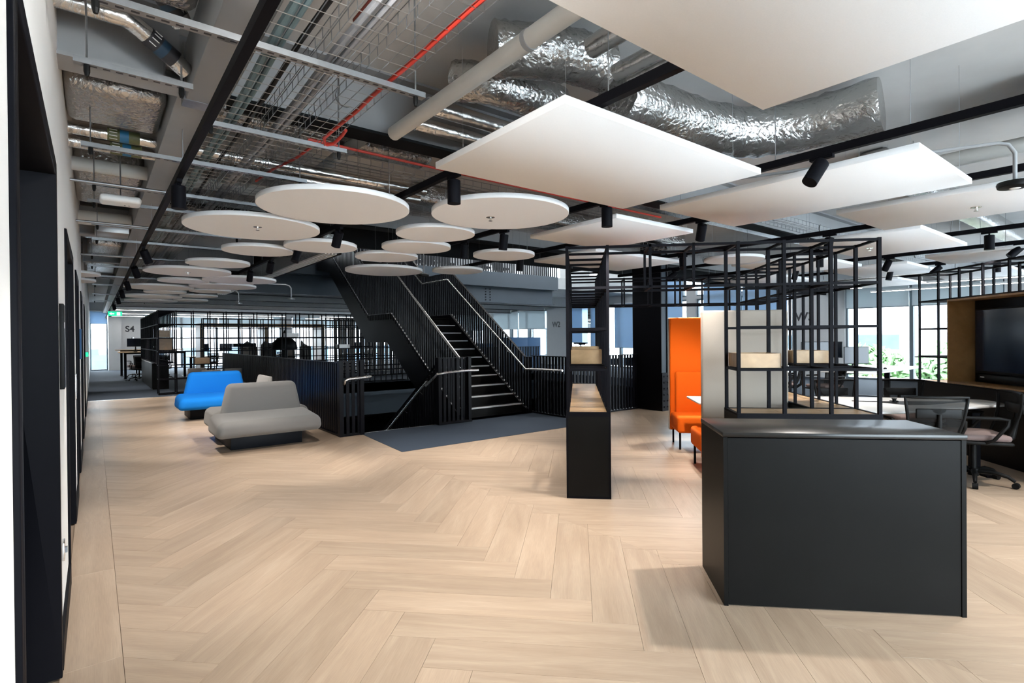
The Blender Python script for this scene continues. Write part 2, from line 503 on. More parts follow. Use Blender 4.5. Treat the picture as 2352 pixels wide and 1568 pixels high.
# edges of this storey around the void and the storey below
eb = MB().box(2.95, 15.0, 17.2, 17.45, -0.42, 0.0).box(2.95, 15.0, 17.40, 17.6, -1.1, -0.42)
eb.box(2.90, 2.97, 7.95, 17.2, -1.0, 0.0).box(6.72, 15.0, 7.03, 7.10, -0.6, 0.0).box(3.3, 4.66, 7.9, 7.945, -0.6, -0.02)
tag(eb.build('trim_3', 'navy'), 'navy painted slab edge around the stair void', 'slab edge', kind='structure')
lf = MB().box(-6, 26, -4, 36, -4.3, -3.95)
lw = MB().box(-6, 26, 35.6, 36, -3.95, -0.3).box(-6, -5.6, -4, 35.6, -3.95, -0.3).box(25.6, 26, -4, 35.6, -3.95, -0.3).box(-5.6, 25.6, -4.4, -4, -3.95, -0.3).box(-5.6, -0.4, -4, 35.6, -0.35, -0.3).box(20.3, 25.6, -4, 35.6, -0.35, -0.3).box(-0.4, 20.3, 34.6, 35.6, -0.35, -0.3)
tag(lw.build('wall_below', 'greywall'), 'grey walls of the storey below the stair void', 'wall', kind='structure')
tag(lf.build('floor', 'carpet2'), 'carpet of the storey below seen through the stair void', 'floor', kind='structure')

# ================================================================== LEFT WALL
XW = -0.13
doors = ((1.50, 3.05, 2.20, 'near'), (4.22, 5.55, 2.10, 'second'), (6.55, 7.65, 2.10, 'third'), (9.2, 10.3, 2.10, 'fourth'), (12.3, 13.3, 2.10, 'fifth'))
wl = MB()
ys = -4.0
for (a, b, h, _) in doors:
    tp_ = 2.36 if a > 11 else 3.45
    wl.box(XW - 0.22, XW, ys, a, 0, tp_); wl.box(XW - 0.22, XW, a, b, h, tp_); ys = b
wl.box(XW - 0.22, XW, ys, 13.9, 0, 2.36); wl.box(XW - 0.22, XW, 13.9, 34.3, 0, 3.45)
wl.box(-1.2, -1.05, 10.3, 13.9, 2.3, 3.45).box(-1.2, XW - 0.22, 10.3, 13.9, 2.30, 2.36).box(-1.2, XW - 0.22, 10.2, 10.3, 2.3, 3.45).box(-1.2, XW - 0.22, 13.9, 14.0, 2.3, 3.45)
tag(wl.build('wall_left', 'wall'), 'long white wall with dark doorways on the left', 'wall', kind='structure')
ordn = ('first', 'second', 'third', 'fourth', 'fifth')
for k, (a, b, h, nm) in enumerate(doors):
    d = thing('door_%d' % (k + 1), 'black framed doorway, %s along the white left wall' % ordn[k], 'door', (XW, a, 0), 0, 'doorways in the left wall', 'structure')
    fr = MB()
    t = 0.035
    fr.box(-0.215, 0.012, -t, 0.03, 0, h + t); fr.box(-0.215, 0.012, b - a - 0.03, b - a + t, 0, h + t); fr.box(-0.215, 0.012, 0.03, b - a - 0.03, h - 0.03, h + t)
    fr.build('door_frame', 'black', d, bevel=0.004)
    st = MB().box(-0.16, -0.12, 0.03, 0.06, 0, h - 0.03).box(-0.16, -0.12, b - a - 0.06, b - a - 0.03, 0, h - 0.03)
    st.build('door_stop', 'black', d)
    lf_ = MB().box(-0.205, -0.165, 0.032, b - a - 0.032, 0.008, h - 0.032)
    leaf = lf_.build('door_leaf', 'black' if k == 0 else 'darkglass', d)
    hd = MB().cyl((-0.15, 0.12, 0.95), (-0.15, 0.12, 1.35), 0.011, 8).cyl((-0.17, 0.12, 1.0), (-0.15, 0.12, 1.0), 0.008, 6).cyl((-0.17, 0.12, 1.3), (-0.15, 0.12, 1.3), 0.008, 6)
    hd.build('pull_handle', 'chrome', leaf)
bb = MB(); ys = -4.0
for (a, b, h, _) in doors:
    bb.box(XW, XW + 0.014, ys, a - 0.04, 0, 0.12); ys = b + 0.04
bb.box(XW, XW + 0.014, ys, 34.2, 0, 0.12)
tag(bb.build('baseboard_left', 'black'), 'black skirting along the foot of the left wall', 'skirting', kind='structure')
p = thing('wall_sign', 'dark upright sign plate beside the first black doorway', 'sign', (XW, 3.42, 1.22))
MB().box(0.0, 0.018, 0, 0.17, 0, 0.42).build('plate', 'plastic', p, bevel=0.002)
MB().box(0.018, 0.0185, 0.06, 0.11, 0.30, 0.33).build('lettering', 'whitep', p)
p = thing('wall_sign', 'blue grey sign plate further along the left wall past the glazed door', 'sign', (XW, 8.2, 1.25))
MB().box(0.0, 0.02, 0, 0.3, 0, 0.36).build('plate', 'bluescreen', p, bevel=0.002)
p = thing('light_switch', 'small dark switch plate on the left wall', 'switch', (XW, 6.05, 0.95))
MB().box(0.0, 0.012, 0, 0.09, 0, 0.22).build('plate', 'chrome', p, bevel=0.002); MB().box(0.012, 0.018, 0.02, 0.07, 0.05, 0.17).build('rocker', 'plastic', p)
p = thing('wall_socket', 'grey socket low on the left wall by the first doorway', 'socket', (XW, 3.42, 0.38))
MB().box(0.0, 0.010, 0, 0.086, 0, 0.086).build('plate', 'chrome', p, bevel=0.002); MB().box(0.010, 0.02, 0.03, 0.056, 0.03, 0.056).build('plug', 'greycable', p)
p = thing('call_point', 'small green door release on the left wall far along', 'switch', (XW, 14.2, 1.15))
MB().box(0.0, 0.05, 0, 0.09, 0, 0.09).build('plate', 'exit', p); MB().box(0.05, 0.055, 0.02, 0.07, 0.02, 0.07).build('push_button', 'whitep', p)

# ================================================================== CEILING, UPPER STOREY
sl = MB().box(-1.3, -0.40, 10.1, 14.1, 3.45, 3.9)
for (x0, x1, y0, y1) in ((-0.40, 2.95, -4, 34.6), (2.95, 20.3, -4, 7.95), (2.95, 20.3, 16.0, 34.6)):
    sl.box(x0, x1, y0, y1, 3.45, 3.9)
tag(sl.build('ceiling', 'slab'), 'pale painted concrete soffit above the services', 'ceiling', kind='structure')
uw = MB().box(20.0, 20.35, 16.0, 34.6, 3.9, 4.6).box(20.0, 20.35, 16.0, 34.6, 6.2, 7.2).box(-0.4, 20.0, 34.3, 34.6, 3.9, 4.6).box(-0.4, 20.0, 34.3, 34.6, 6.2, 7.2)  # upper walls added mostly solid, to dim the sky behind the rail
for k in range(6): uw.box(20.0, 20.35, 16.0 + k * 3.1, 18.2 + k * 3.1, 4.6, 6.2)
for k in range(7): uw.box(-0.4 + k * 3.1, 1.8 + k * 3.1, 34.3, 34.6, 4.6, 6.2)
tag(uw.build('wall_above', 'greywall'), 'grey window walls added to the storey above to dim the sky', 'wall', kind='structure')
uc = MB().box(-0.4, 20.3, -4, 34.6, 7.2, 7.5)  # added upper ceiling, keeps sky light from pouring into the void
tag(uc.build('ceiling', 'blackceil'), 'dark ceiling added above the stair void to shut out sky light', 'ceiling', kind='structure')
fa = MB().box(2.90, 2.97, 7.95, 16.0, 2.74, 5.0).box(2.97, 20.0, 7.90, 7.97, 2.86, 5.0).box(0, 2.9, 15.96, 16.0, 3.9, 5.0)
tag(fa.build('trim_4', 'blackceil'), 'black fascia around the opening above the staircase', 'fascia', kind='structure')
ub = MB().box(2.97, 14.9, 15.98, 16.10, 3.38, 3.92)
tag(ub.build('trim_5', 'navy'), 'navy slab edge of the storey above beyond the stairs', 'slab edge', kind='structure')
ubm = thing('steel_beam', 'deep navy steel beam under the upper storey beyond the stairs', 'beam', (2.97, 16.3, 2.8))
MB().box(0, 11.9, 0.0, 0.02, 0.02, 0.6).build('web', 'navy', ubm)
MB().box(0, 11.9, -0.12, 0.14, 0.0, 0.025).box(0, 11.9, -0.12, 0.14, 0.575, 0.6).build('flange', 'navy', ubm)
bl = MB()
for z in range(5):
    for xx in (8.55, 8.75): bl.cyl((xx, -0.02, 0.1 + z * 0.1), (xx, 0.0, 0.1 + z * 0.1), 0.025, 6)
bl.build('bolt', 'black', ubm)
ur = thing('balustrade', 'black slatted balustrade of the storey above, seen under the discs', 'balustrade', (2.97, 16.05, 3.92))
s_ = MB()
k = 0.0
while k < 11.9:
    s_.box(k, k + 0.07, -0.01, 0.01, 0, 1.08); k += 0.11
s_.build('slats', 'rail', ur)['kind'] = 'stuff'
MB().box(0, 11.9, -0.035, 0.035, 1.08, 1.10).build('top_rail', 'rail', ur)
for k, cx in enumerate((6.2, 6.9, 7.6, 9.3, 10.2)):
    t = thing('lounge_chair', 'dark chair behind the upper balustrade, %s from the left' % ('first', 'second', 'third', 'fourth', 'fifth')[k], 'chair', (2.97 + cx, 17.65, 3.9), 0, 'chairs on the storey above')
    MB().box(0, 0.5, 0, 0.5, 0.40, 0.48).build('seat', 'plastic', t); MB().box(0, 0.5, 0.45, 0.52, 0.48, 1.0).build('backrest', 'plastic', t)
    for a, b in ((0.02, 0.02), (0.45, 0.02), (0.02, 0.45), (0.45, 0.45)): MB().box(a, a + 0.03, b, b + 0.03, 0, 0.40).build('leg', 'plastic', t)
gr = thing('linear_grille', 'pale linear air grille along the edge of the black fascia', 'air grille', (2.86, 7.9, 2.72))
for k in range(4):
    bar('slat', 'whitep', gr, -0.16 + k * 0.05, -0.135 + k * 0.05, 0, 8.6, 0, 0.02)
MB().box(-0.18, 0.04, 0, 8.6, 0.022, 0.30).build('plenum', 'foil2', gr)

# ================================================================== END WALL AND FACADE
def window(idx, kind, a, b, z0, z1, mull, label, plane, blind_to=None, blind='blind', parent_side=None):
    """plane ('x',X): in plane X=const spanning Y a..b ; ('y',Y): spanning X a..b"""
    w = thing('window_%d' % idx, label, 'window', (plane[1], a, z0) if plane[0] == 'x' else (a, plane[1], z0), 0, None, 'structure')
    L_ = b - a; H = z1 - z0
    def bx(m_, s0, s1, t0, t1, h0, h1):
        return m_.box(t0, t1, s0, s1, h0, h1) if plane[0] == 'x' else m_.box(s0, s1, t0, t1, h0, h1)
    f = MB()
    bx(f, 0, 0.06, -0.06, 0.06, 0, H); bx(f, L_ - 0.06, L_, -0.06, 0.06, 0, H); bx(f, 0.06, L_ - 0.06, -0.06, 0.06, 0, 0.06); bx(f, 0.06, L_ - 0.06, -0.06, 0.06, H - 0.06, H)
    f.build('window_frame', 'frame', w)
    cuts = [0.06] + [m_ - a for m_ in mull] + [L_ - 0.06]
    for m_ in mull:
        q = MB(); bx(q, m_ - a - 0.05, m_ - a + 0.05, -0.12, 0.06, 0.06, H - 0.06); q.build('mullion', 'frame', w)
    for i in range(len(cuts) - 1):
        q = MB(); s0, s1 = cuts[i], cuts[i + 1]
        vs = [(0, s0, 0.06), (0, s1, 0.06), (0, s1, H - 0.06), (0, s0, H - 0.06)] if plane[0] == 'x' else [(s0, 0, 0.06), (s1, 0, 0.06), (s1, 0, H - 0.06), (s0, 0, H - 0.06)]
        q.add(vs, [(0, 1, 2, 3)]); q.build('pane', 'glass', w)
    return w
XF, YE = 20.0, 34.3
wi = 1
fac = MB()
# facade piers (Y ranges) leave windows between
piers = ((-4.0, -3.4), (2.35, 3.30), (7.33, 9.05), (13.0, 13.45), (20.85, 22.4), (27.5, 28.6), (34.0, 34.6))
for a, b in piers: fac.box(XF, XF + 0.35, a, b, 0, 3.45)
for i in range(len(piers) - 1):
    if i in (2, 3): fac.box(XF, XF + 0.35, piers[i][1], min(16.0, piers[i + 1][0]), 3.05, 3.17)
    else: fac.box(XF, XF + 0.35, piers[i][1], piers[i + 1][0], 3.05, 3.45)
fac.box(XF, XF + 0.35, 16.0, 20.85, 3.05, 3.45).box(XF, XF + 0.35, 7.97, 9.05, 3.45, 7.2)
tag(fac.build('wall_right', 'greywall'), 'pale grey window wall with piers on the far right', 'wall', kind='structure')
for i in range(len(piers) - 1):
    a, b = piers[i][1], piers[i + 1][0]
    n = max(1, round((b - a) / 1.75))
    ms = [a + (b - a) * k / n for k in range(1, n)]
    if i == 1: ms = [3.75, 5.47]
    window(wi, 'x', a, b, 0.0, 3.05, ms, 'tall glazed window bay %s' % ('behind the camera side', 'with trees outside beside the W3 pier', 'behind the black column past the W3 pier', 'beyond the stair void before the W2 pier', 'past the W2 pier', 'at the far corner')[i], ('x', XF + 0.15)); wi += 1
window(40, 'x', 9.05, 16.0, 3.17, 7.1, [11.4, 13.7], 'upper glazing of the double height window wall past the black column', ('x', XF + 0.15))
tag(MB().box(XF - 0.10, XF + 0.1, 9.05, 16.0, 4.58, 4.75).build('trim_6', 'frame'), 'dark transom high in the double height window wall', 'trim', kind='structure')
def blind(axis, pos, a, b, zb, m, label, zt=3.05):
    t = thing('roller_blind', label, 'blind', (pos, a, zb) if axis == 'x' else (a, pos, zb), 0, 'roller blinds in the windows')
    if axis == 'x':
        MB().box(-0.004, 0.004, 0, b - a, 0.02, zt - zb).build('fabric', m, t); MB().box(-0.012, 0.012, 0, b - a, 0, 0.025).build('bottom_bar', 'frame', t); MB().cyl((0, 0, zt - zb + 0.03), (0, b - a, zt - zb + 0.03), 0.03, 8).build('roller', 'whitep', t)
    else:
        MB().box(0, b - a, -0.004, 0.004, 0.02, zt - zb).build('fabric', m, t); MB().box(0, b - a, -0.012, 0.012, 0, 0.025).build('bottom_bar', 'frame', t); MB().cyl((0, 0, zt - zb + 0.03), (b - a, 0, zt - zb + 0.03), 0.03, 8).build('roller', 'whitep', t)
for (a, b, zb, m, lab) in ((5.5, 7.25, 2.34, 'blind2', 'pale roller blind next to the W3 pier'), (3.8, 5.42, 2.34, 'blind2', 'pale roller blind in the window above the trees'), (3.32, 3.7, 2.34, 'blind2', 'narrow pale roller blind seen through the lattice beside the screen'), (0.6, 2.3, 2.34, 'blind2', 'pale roller blind behind the screen wall'),
        (9.2, 10.9, 1.05, 'blind', 'lowered blue grey blind behind the beige booth'), (10.95, 12.6, 1.9, 'blind', 'half lowered blue blind above the orange seat'), (13.6, 14.9, 1.0, 'blind', 'lowered blue blind left of the orange seat'), (15.4, 17.4, 0.95, 'blind', 'long lowered blue blind left of the black column'), (17.9, 19.0, 0.95, 'blind', 'lowered blue blind seen through the tall shelf'), (19.6, 20.7, 1.2, 'blind', 'lowered blue blind beside the W2 pier'),
        (22.5, 24.8, 2.0, 'blind2', 'pale blind just past the W2 pier'), (24.9, 27.4, 2.0, 'blind2', 'pale blind beyond the stair handrail'), (28.7, 31.2, 2.0, 'blind2', 'pale blind near the far corner'), (31.3, 33.9, 2.0, 'blind2', 'pale blind in the far corner bay')):
    blind('x', XF - 0.06, a, b, zb, m, lab, 4.6 if (9 < a and b < 15.5) else 3.05)
def lettering(txt, name, label, size, loc, rot):
    cu = bpy.data.curves.new('t', 'FONT'); cu.body = txt; cu.size = size; cu.extrude = 0.004; cu.align_x = 'CENTER'; cu.offset = size * 0.022
    ob = bpy.data.objects.new('t', cu); COL.objects.link(ob)
    bpy.context.view_layer.update()
    dg = bpy.context.evaluated_depsgraph_get()
    me = bpy.data.meshes.new_from_object(ob.evaluated_get(dg)); me.name = name
    me.materials.clear(); me.materials.append(M['ink'])
    bpy.data.objects.remove(ob, do_unlink=True)
    o = link(name, me, None, loc); o.rotation_euler = rot
    tag(o, label, 'sign'); return o
lettering('W3', 'zone_sign', 'black W3 letters on the grey pier behind the desks', 0.42, (XF - 0.006, 8.62, 2.0), (math.pi / 2, 0, -math.pi / 2))
lettering('W2', 'zone_sign', 'black W2 letters on the grey pier beyond the staircase', 0.42, (XF - 0.006, 21.62, 2.06), (math.pi / 2, 0, -math.pi / 2))
# end wall
ew = MB().box(0.62, 2.1, YE, YE + 0.35, 0, 3.45).box(-0.4, 0.62, YE, YE + 0.35, 3.0, 3.45).box(2.1, 20.3, YE, YE + 0.35, 2.9, 3.45).box(9.0, 9.6, YE, YE + 0.35, 0, 2.9).box(14.4, 15.0, YE, YE + 0.35, 0, 2.9)
tag(ew.build('wall_end', 'greywall'), 'pale grey end wall carrying the S4 sign', 'wall', kind='structure')
MB_ = MB().box(0.62, 1.15, YE - 0.25, YE, 0, 3.45)
tag(MB_.build('wall_end_pier', 'greywall'), 'shaded grey pier beside the far left window', 'wall', kind='structure')
lettering('S4', 'zone_sign', 'black S4 letters on the white end wall above the desks', 0.42, (1.52, YE - 0.006, 1.98), (math.pi / 2, 0, 0))
window(wi, 'y', -0.13, 0.60, 0.0, 3.0, [], 'tall bright window at the end of the left corridor', ('y', YE + 0.1)); wi += 1
for (a, b, lab) in ((2.1, 9.0, 'long glazed bay behind the black lattice shelving'), (9.6, 14.4, 'glazed bay behind the staircase stringer'), (15.0, 20.0, 'glazed bay at the far right corner of the end wall')):
    n = max(1, round((b - a) / 1.6)); window(wi, 'y', a, b, 0.0, 2.9, [a + (b - a) * k / n for k in range(1, n)], lab, ('y', YE + 0.1)); wi += 1
blind('y', YE - 0.02, -0.1, 0.58, 2.36, 'blind', 'blue roller blind at the top of the far left window', 3.0)
for (a, b, lab) in ((2.2, 5.6, 'pale blind above the lattice shelving, left part'), (5.65, 8.95, 'pale blind above the lattice shelving, right part'), (9.7, 14.3, 'pale blind behind the stair stringer')):
    blind('y', YE - 0.02, a, b, 2.2, 'blind2', lab, 2.9)
# unseen glazed wall behind the camera, added to brighten the room
bk = MB()
for a, b in ((-0.4, 0.4), (6.0, 6.8), (12.5, 13.3), (19.5, 20.3)): bk.box(a, b, -4.35, -4.0, 0, 3.45)
for a, b in ((0.4, 6.0), (6.8, 12.5), (13.3, 19.5)): bk.box(a, b, -4.35, -4.0, 3.1, 3.45)
tag(bk.build('wall_back', 'wall'), 'white glazed wall added behind the viewer to let in light', 'wall', kind='structure')
for (a, b, lab) in ((0.4, 6.0, 'wide window added behind the viewer for light, nearest the left wall'), (6.8, 12.5, 'wide window added behind the viewer for light, middle bay'), (13.3, 19.5, 'wide window added behind the viewer for light, right bay')):
    window(wi, 'y', a, b, 0.0, 3.1, [a + (b - a) * k / 3 for k in (1, 2)], lab, ('y', -4.2)); wi += 1

# ================================================================== STEEL BEAMS AND SERVICES
def ibeam_x(Y, x0, x1, zb, h, label, w=0.2, m='steel', black=True):
    t = thing('steel_beam', label, 'beam', (x0, Y, zb), 0, 'cross beams under the soffit')
    L_ = x1 - x0
    MB().box(0, L_, -0.008, 0.008, 0.02, h - 0.02).build('web', m, t)
    MB().box(0, L_, -w / 2, w / 2, 0, 0.02).build('bottom_flange', 'blackceil' if black else m, t)
    MB().box(0, L_, -w / 2, w / 2, h - 0.02, h).build('top_flange', m, t)
    pl = MB()
    k = 0.8
    while k < L_:
        pl.cyl((k, -0.03, h * 0.5), (k, 0.03, h * 0.5), 0.07, 14); k += 1.6
    pl.build('web_collar', m, t)
ibeam_x(3.83, 0.66, 19.9, 2.97, 0.48, 'grey steel cross beam with black lower flange above the nearest discs')
ibeam_x(6.97, 0.66, 19.9, 2.97, 0.48, 'grey steel cross beam with black flange in front of the stair void')
for k, Y in enumerate((10.05, 13.15, 15.7, 19.4, 22.5, 25.6, 28.7)):
    ibeam_x(Y, 0.66, 2.85 if Y < 16 else 19.9, 2.97, 0.48, 'grey steel cross beam over the %s run of discs' % ('third', 'fourth', 'fifth', 'sixth', 'seventh', 'eighth', 'ninth')[k])
b = thing('steel_beam', 'wide grey boxed beam running along the ceiling by the left wall', 'beam', (0.44, -3.9, 2.86))
MB().box(0, 0.20, 0, 7.6, 0, 0.32).build('near_casing', 'steel', b, bevel=0.004)
MB().box(-0.03, 0.18, 7.6, 38.0, 0.05, 0.40).build('far_casing', 'steel', b, bevel=0.004)
MB().box(-0.01, 0.21, 7.52, 7.64, -0.004, 0.33).build('joint_flange', 'galv', b)
b = thing('steel_beam', 'grey steel beam from the left wall to the boxed beam', 'beam', (XW, 3.62, 2.90))
MB().box(0, 0.54, -0.10, 0.10, 0, 0.02).build('bottom_flange', 'steel', b); MB().box(0, 0.54, -0.01, 0.01, 0.02, 0.40).build('web', 'steel', b)
MB().box(0.0, 0.54, -0.10, 0.10, 0.40, 0.42).build('top_flange', 'steel', b)
br = MB().box(0.46, 0.53, -0.12, -0.01, 0.05, 0.12)
for q in range(4): br.cyl((0.47 + 0.02 * q, -0.14, 0.08), (0.47 + 0.02 * q, -0.01, 0.08), 0.006, 6)
br.build('bracket', 'chrome', b)
for k, Y in enumerate((9.4, 12.5, 15.6)):
    b = thing('steel_beam', 'grey stub beam by the left wall, %s from the viewer' % ORD[k + 1], 'beam', (XW, Y, 2.92), 0, 'stub beams by the left wall')
    MB().box(0, 0.54, -0.09, 0.09, 0, 0.02).build('bottom_flange', 'steel', b); MB().box(0, 0.54, -0.01, 0.01, 0.02, 0.40).build('web', 'steel', b)

FDZ = 3.0
FD = ((-0.128, 0.405, 4.15, 4.85, 'foil covered flat duct behind the stub beam at the left wall'), (-0.128, 0.405, 2.68, 2.96, 'foil covered flat duct at the top left corner'), (-0.128, 0.405, 6.2, 7.6, 'foil covered flat duct past the cream pipe'), (-0.128, 0.405, 9.55, 10.2, 'foil covered flat duct near the second left spotlight'), (-0.06, 0.405, 10.8, 12.2, 'foil covered flat duct above the twin discs by the wall'), (-0.128, 0.405, 13.0, 15.3, 'foil covered flat duct far along the left wall'),
      (0.66, 2.7, 4.70, 4.98, 'foil covered duct above the nearest discs'), (0.66, 2.7, 7.4, 7.9, 'foil covered duct over the second row of discs'), (0.66, 2.7, 10.62, 10.98, 'foil covered duct over the middle discs'), (0.66, 2.7, 14.55, 14.95, 'foil covered duct over the far discs'), (3.2, 9.0, 6.05, 6.55, 'long foil covered duct in front of the stair opening'), (5.2, 12.0, 4.47, 4.74, 'long foil covered duct above the lattice frame'), (6.6, 14.0, 2.0, 2.28, 'long foil covered duct above the meeting table'),
      (3.0, 19.0, 19.8, 20.8, 'long foil duct far beyond the stairs'), (3.0, 19.0, 24, 25, 'long foil duct near the far window wall'))
def strut(Y, x0, x1, z, label, g='slotted channels along the ceiling'):
    t = thing('strut_channel', label, 'channel', (x0, Y, z), 0, g)
    L_ = x1 - x0
    MB().box(0, L_, -0.021, -0.018, 0, 0.028).box(0, L_, 0.018, 0.021, 0, 0.028).box(0, L_, -0.018, 0.018, 0, 0.003).build('channel', 'galv', t)
    sl_ = MB(); k = 0.06
    while k < L_ - 0.05:
        sl_.box(k, k + 0.028, -0.007, 0.007, -0.0006, 0.0); k += 0.05
    sl_.build('slots', 'ink', t)['kind'] = 'stuff'
    for xx in (0.05, L_ - 0.05):
        ztop = 3.45
        for (a0, a1, b0, b1, _) in FD:
            if a0 - 0.02 < x0 + xx < a1 + 0.02 and b0 - 0.02 < Y < b1 + 0.02: ztop = FDZ if a1 < 0.5 else 3.205
        if abs(Y - 3.20) < 0.01 and xx > 0.3: ztop = 2.86
        MB().cyl((xx, 0, -0.045), (xx, 0, ztop - z), 0.005, 6).build('threaded_rod', 'galv', t)
        MB().lathe([(0.008, -0.05), (0.013, -0.03), (0.013, -0.001)], 8, (xx, 0, 0)).build('end_nut', 'plastic', t)
SL = ((2.57, -0.03, 1.42, 'longest slotted channel, under the wire trays nearest the viewer'), (3.20, -0.06, 0.42, 'short slotted channel between left wall and boxed beam'), (3.65, 0.52, 1.40, 'slotted channel under the wire trays just past the longest one'), (4.53, -0.05, 1.40, 'slotted channel crossing below the boxed beam by the labelled pipes'),
      (5.6, -0.03, 1.40, 'slotted channel just above the oval white access point'), (6.3, -0.03, 1.35, 'slotted channel behind the oval white access point'), (7.5, 0.0, 1.5, 'slotted channel above the second big disc'), (8.6, 0.0, 1.9, 'long slotted channel crossing the left track in mid distance'), (10.2, -0.05, 1.3, 'slotted channel in front of the third left spotlight'), (11.6, -0.05, 1.3, 'slotted channel above the twin discs by the wall'), (13.4, 0, 1.3, 'slotted channel near the far discs'), (15.4, 0, 1.3, 'slotted channel over the end of the wood floor'), (18.4, 0, 1.4, 'slotted channel over the slate carpet'), (21.4, 0, 1.4, 'slotted channel far along near the exit sign'))
for (Y, x0, x1, lab) in SL: strut(Y, x0, x1, 2.745, lab)

def basket(name_label, x0, x1, ya, yb, z, h, axis='y', pitch=0.1):
    t = thing('cable_basket', name_label, 'cable tray', (x0, ya, z) if axis == 'y' else (ya, x0, z), 0, 'wire cable baskets')
    w = x1 - x0; L_ = yb - ya; r = 0.0026
    def P(a, b_, c): return (a, b_, c) if axis == 'y' else (b_, a, c)
    rb = MB(); k = 0.0
    while k < L_:
        rb.tube([P(0, k, h), P(0, k, 0), P(w, k, 0), P(w, k, h)], r, 4, caps=False); k += pitch
    rb.build('ribs', 'galv', t)['kind'] = 'stuff'
    for a, c in ((0, h), (0.0, 0.005), (w * 0.33, 0.005), (w * 0.66, 0.005), (w, 0.005), (w, h)):
        MB().tube([P(a, 0, c), P(a, L_, c)], r, 4).build('long_wire', 'galv', t)
    return t
basket('wire cable basket carrying teal cables beside the left track', 0.60, 0.82, 0.6, 16.0, 2.79, 0.055)
basket('wire cable basket carrying grey cables, middle of the three runs', 0.86, 1.04, 0.6, 16.0, 2.79, 0.055)
basket('wire cable basket carrying the red hose beside the white pipe', 1.08, 1.28, 0.6, 6.2, 2.79, 0.055)
basket('wire cable basket crossing above the biggest nearest disc', 4.15, 4.40, 0.9, 6.2, 2.865, 0.055, 'x')
basket('wire cable basket crossing behind the central square panel', 5.10, 5.35, 2.6, 9.5, 2.82, 0.055, 'x')
basket('wire cable basket crossing above the meeting table', 2.95, 3.20, 5.2, 12.0, 2.80, 0.055, 'x')
def cable(name, label, path, r, m, seg=8, cat='cable'):
    o = MB().tube(path, r, seg).build(name, m, None, smooth=True, loc=path[0])
    me = o.data
    for v in me.vertices: v.co -= Vector(path[0])
    return tag(o, label, cat)
def wav(x, z, a, b, n=24, amp=0.008):
    return [(x + amp * math.sin(k * 1.7), a + (b - a) * k / n, z + amp * 0.4 * math.cos(k * 2.3)) for k in range(n + 1)]
cable('cable_bundle', 'thick bundle of teal data cables in the left wire basket', wav(0.665, 2.815, 0.6, 15.9), 0.020, 'teal')
cable('cable_bundle', 'second teal cable bundle lying beside the thick one', wav(0.70, 2.812, 0.6, 15.9), 0.014, 'teal')
cable('cable_bundle', 'black cable in the left wire basket', wav(0.765, 2.81, 0.6, 15.9), 0.013, 'plastic')
cable('cable_bundle', 'grey cable bundle in the middle wire basket', wav(0.925, 2.815, 0.6, 15.9), 0.020, 'greycable')
cable('cable_bundle', 'second grey cable bundle in the middle wire basket', wav(0.965, 2.81, 0.6, 15.9), 0.014, 'greycable')
cable('red_hose', 'bright red hose running in the right wire basket and looping back', wav(1.235, 2.80, 0.6, 3.45, 14, 0.004) + [(1.22, 3.56, 2.79), (1.25, 3.64, 2.77), (1.30, 3.60, 2.78), (1.31, 3.48, 2.80), (1.305, 3.40, 2.81)], 0.012, 'red', 8, 'hose')
cable('red_hose', 'red hose continuing beyond the second channel', [(1.22, 3.72, 2.80), (1.20, 4.1, 2.80), (1.13, 4.5, 2.80), (1.10, 4.9, 2.80)], 0.010, 'red', 8, 'hose')
cable('sprinkler_pipe', 'thin red pipe running across behind the nearest discs', [(1.25, 4.0, 2.92), (2.9, 4.05, 2.92), (5.5, 4.05, 2.92)], 0.011, 'red', 8, 'pipe')
cable('sprinkler_pipe', 'thin dark red drop pipe above the wire baskets', [(1.05, 2.35, 3.44), (1.05, 2.35, 3.05), (1.05, 2.6, 3.05)], 0.012, 'darkred', 8, 'pipe')
cable('sprinkler_pipe', 'short red pipe near the right foil duct', [(3.3, 1.75, 3.3), (4.1, 1.75, 3.3)], 0.012, 'darkred', 8, 'pipe')

def foil_duct(label, path, r, m='foil', n=10, jit=0.035, seg=20, name='foil_duct', cat='duct'):
    pts = []
    P_ = [Vector(p) for p in path]
    for i in range(len(P_) - 1):
        for k in range(n):
            t_ = k / n
            p0 = P_[max(i - 1, 0)]; p1 = P_[i]; p2 = P_[i + 1]; p3 = P_[min(i + 2, len(P_) - 1)]
            pts.append(0.5 * ((2 * p1) + (-p0 + p2) * t_ + (2 * p0 - 5 * p1 + 4 * p2 - p3) * t_ ** 2 + (-p0 + 3 * p1 - 3 * p2 + p3) * t_ ** 3))
    pts.append(P_[-1])
    base = pts[0].copy()
    o = MB().tube([p - base for p in pts], r, seg, True, jit).build(name, m, None, smooth=True, loc=base)
    return tag(o, label, cat)
foil_duct('big crinkled foil duct between the two nearest square panels', [(1.92, 2.62, 3.20), (2.2, 2.50, 3.22), (2.45, 2.44, 3.24), (2.68, 2.42, 3.24)], 0.16)
foil_duct('sagging foil duct beside the white pipe', [(1.95, 3.10, 3.20), (2.12, 2.92, 3.16), (2.4, 2.90, 3.16), (2.75, 2.95, 3.2)], 0.13)
foil_duct('large foil duct with elbow above the long panels', [(2.9, 2.50, 3.13), (3.6, 2.47, 3.13), (4.2, 2.33, 3.13), (4.55, 1.95, 3.15), (4.66, 1.45, 3.18)], 0.20)
foil_duct('foil pipe beneath the central square panel edge', [(1.9, 3.38, 3.12), (3.2, 3.40, 3.12), (5.0, 3.40, 3.12)], 0.06, 'foil2', 8, 0.01, 14)
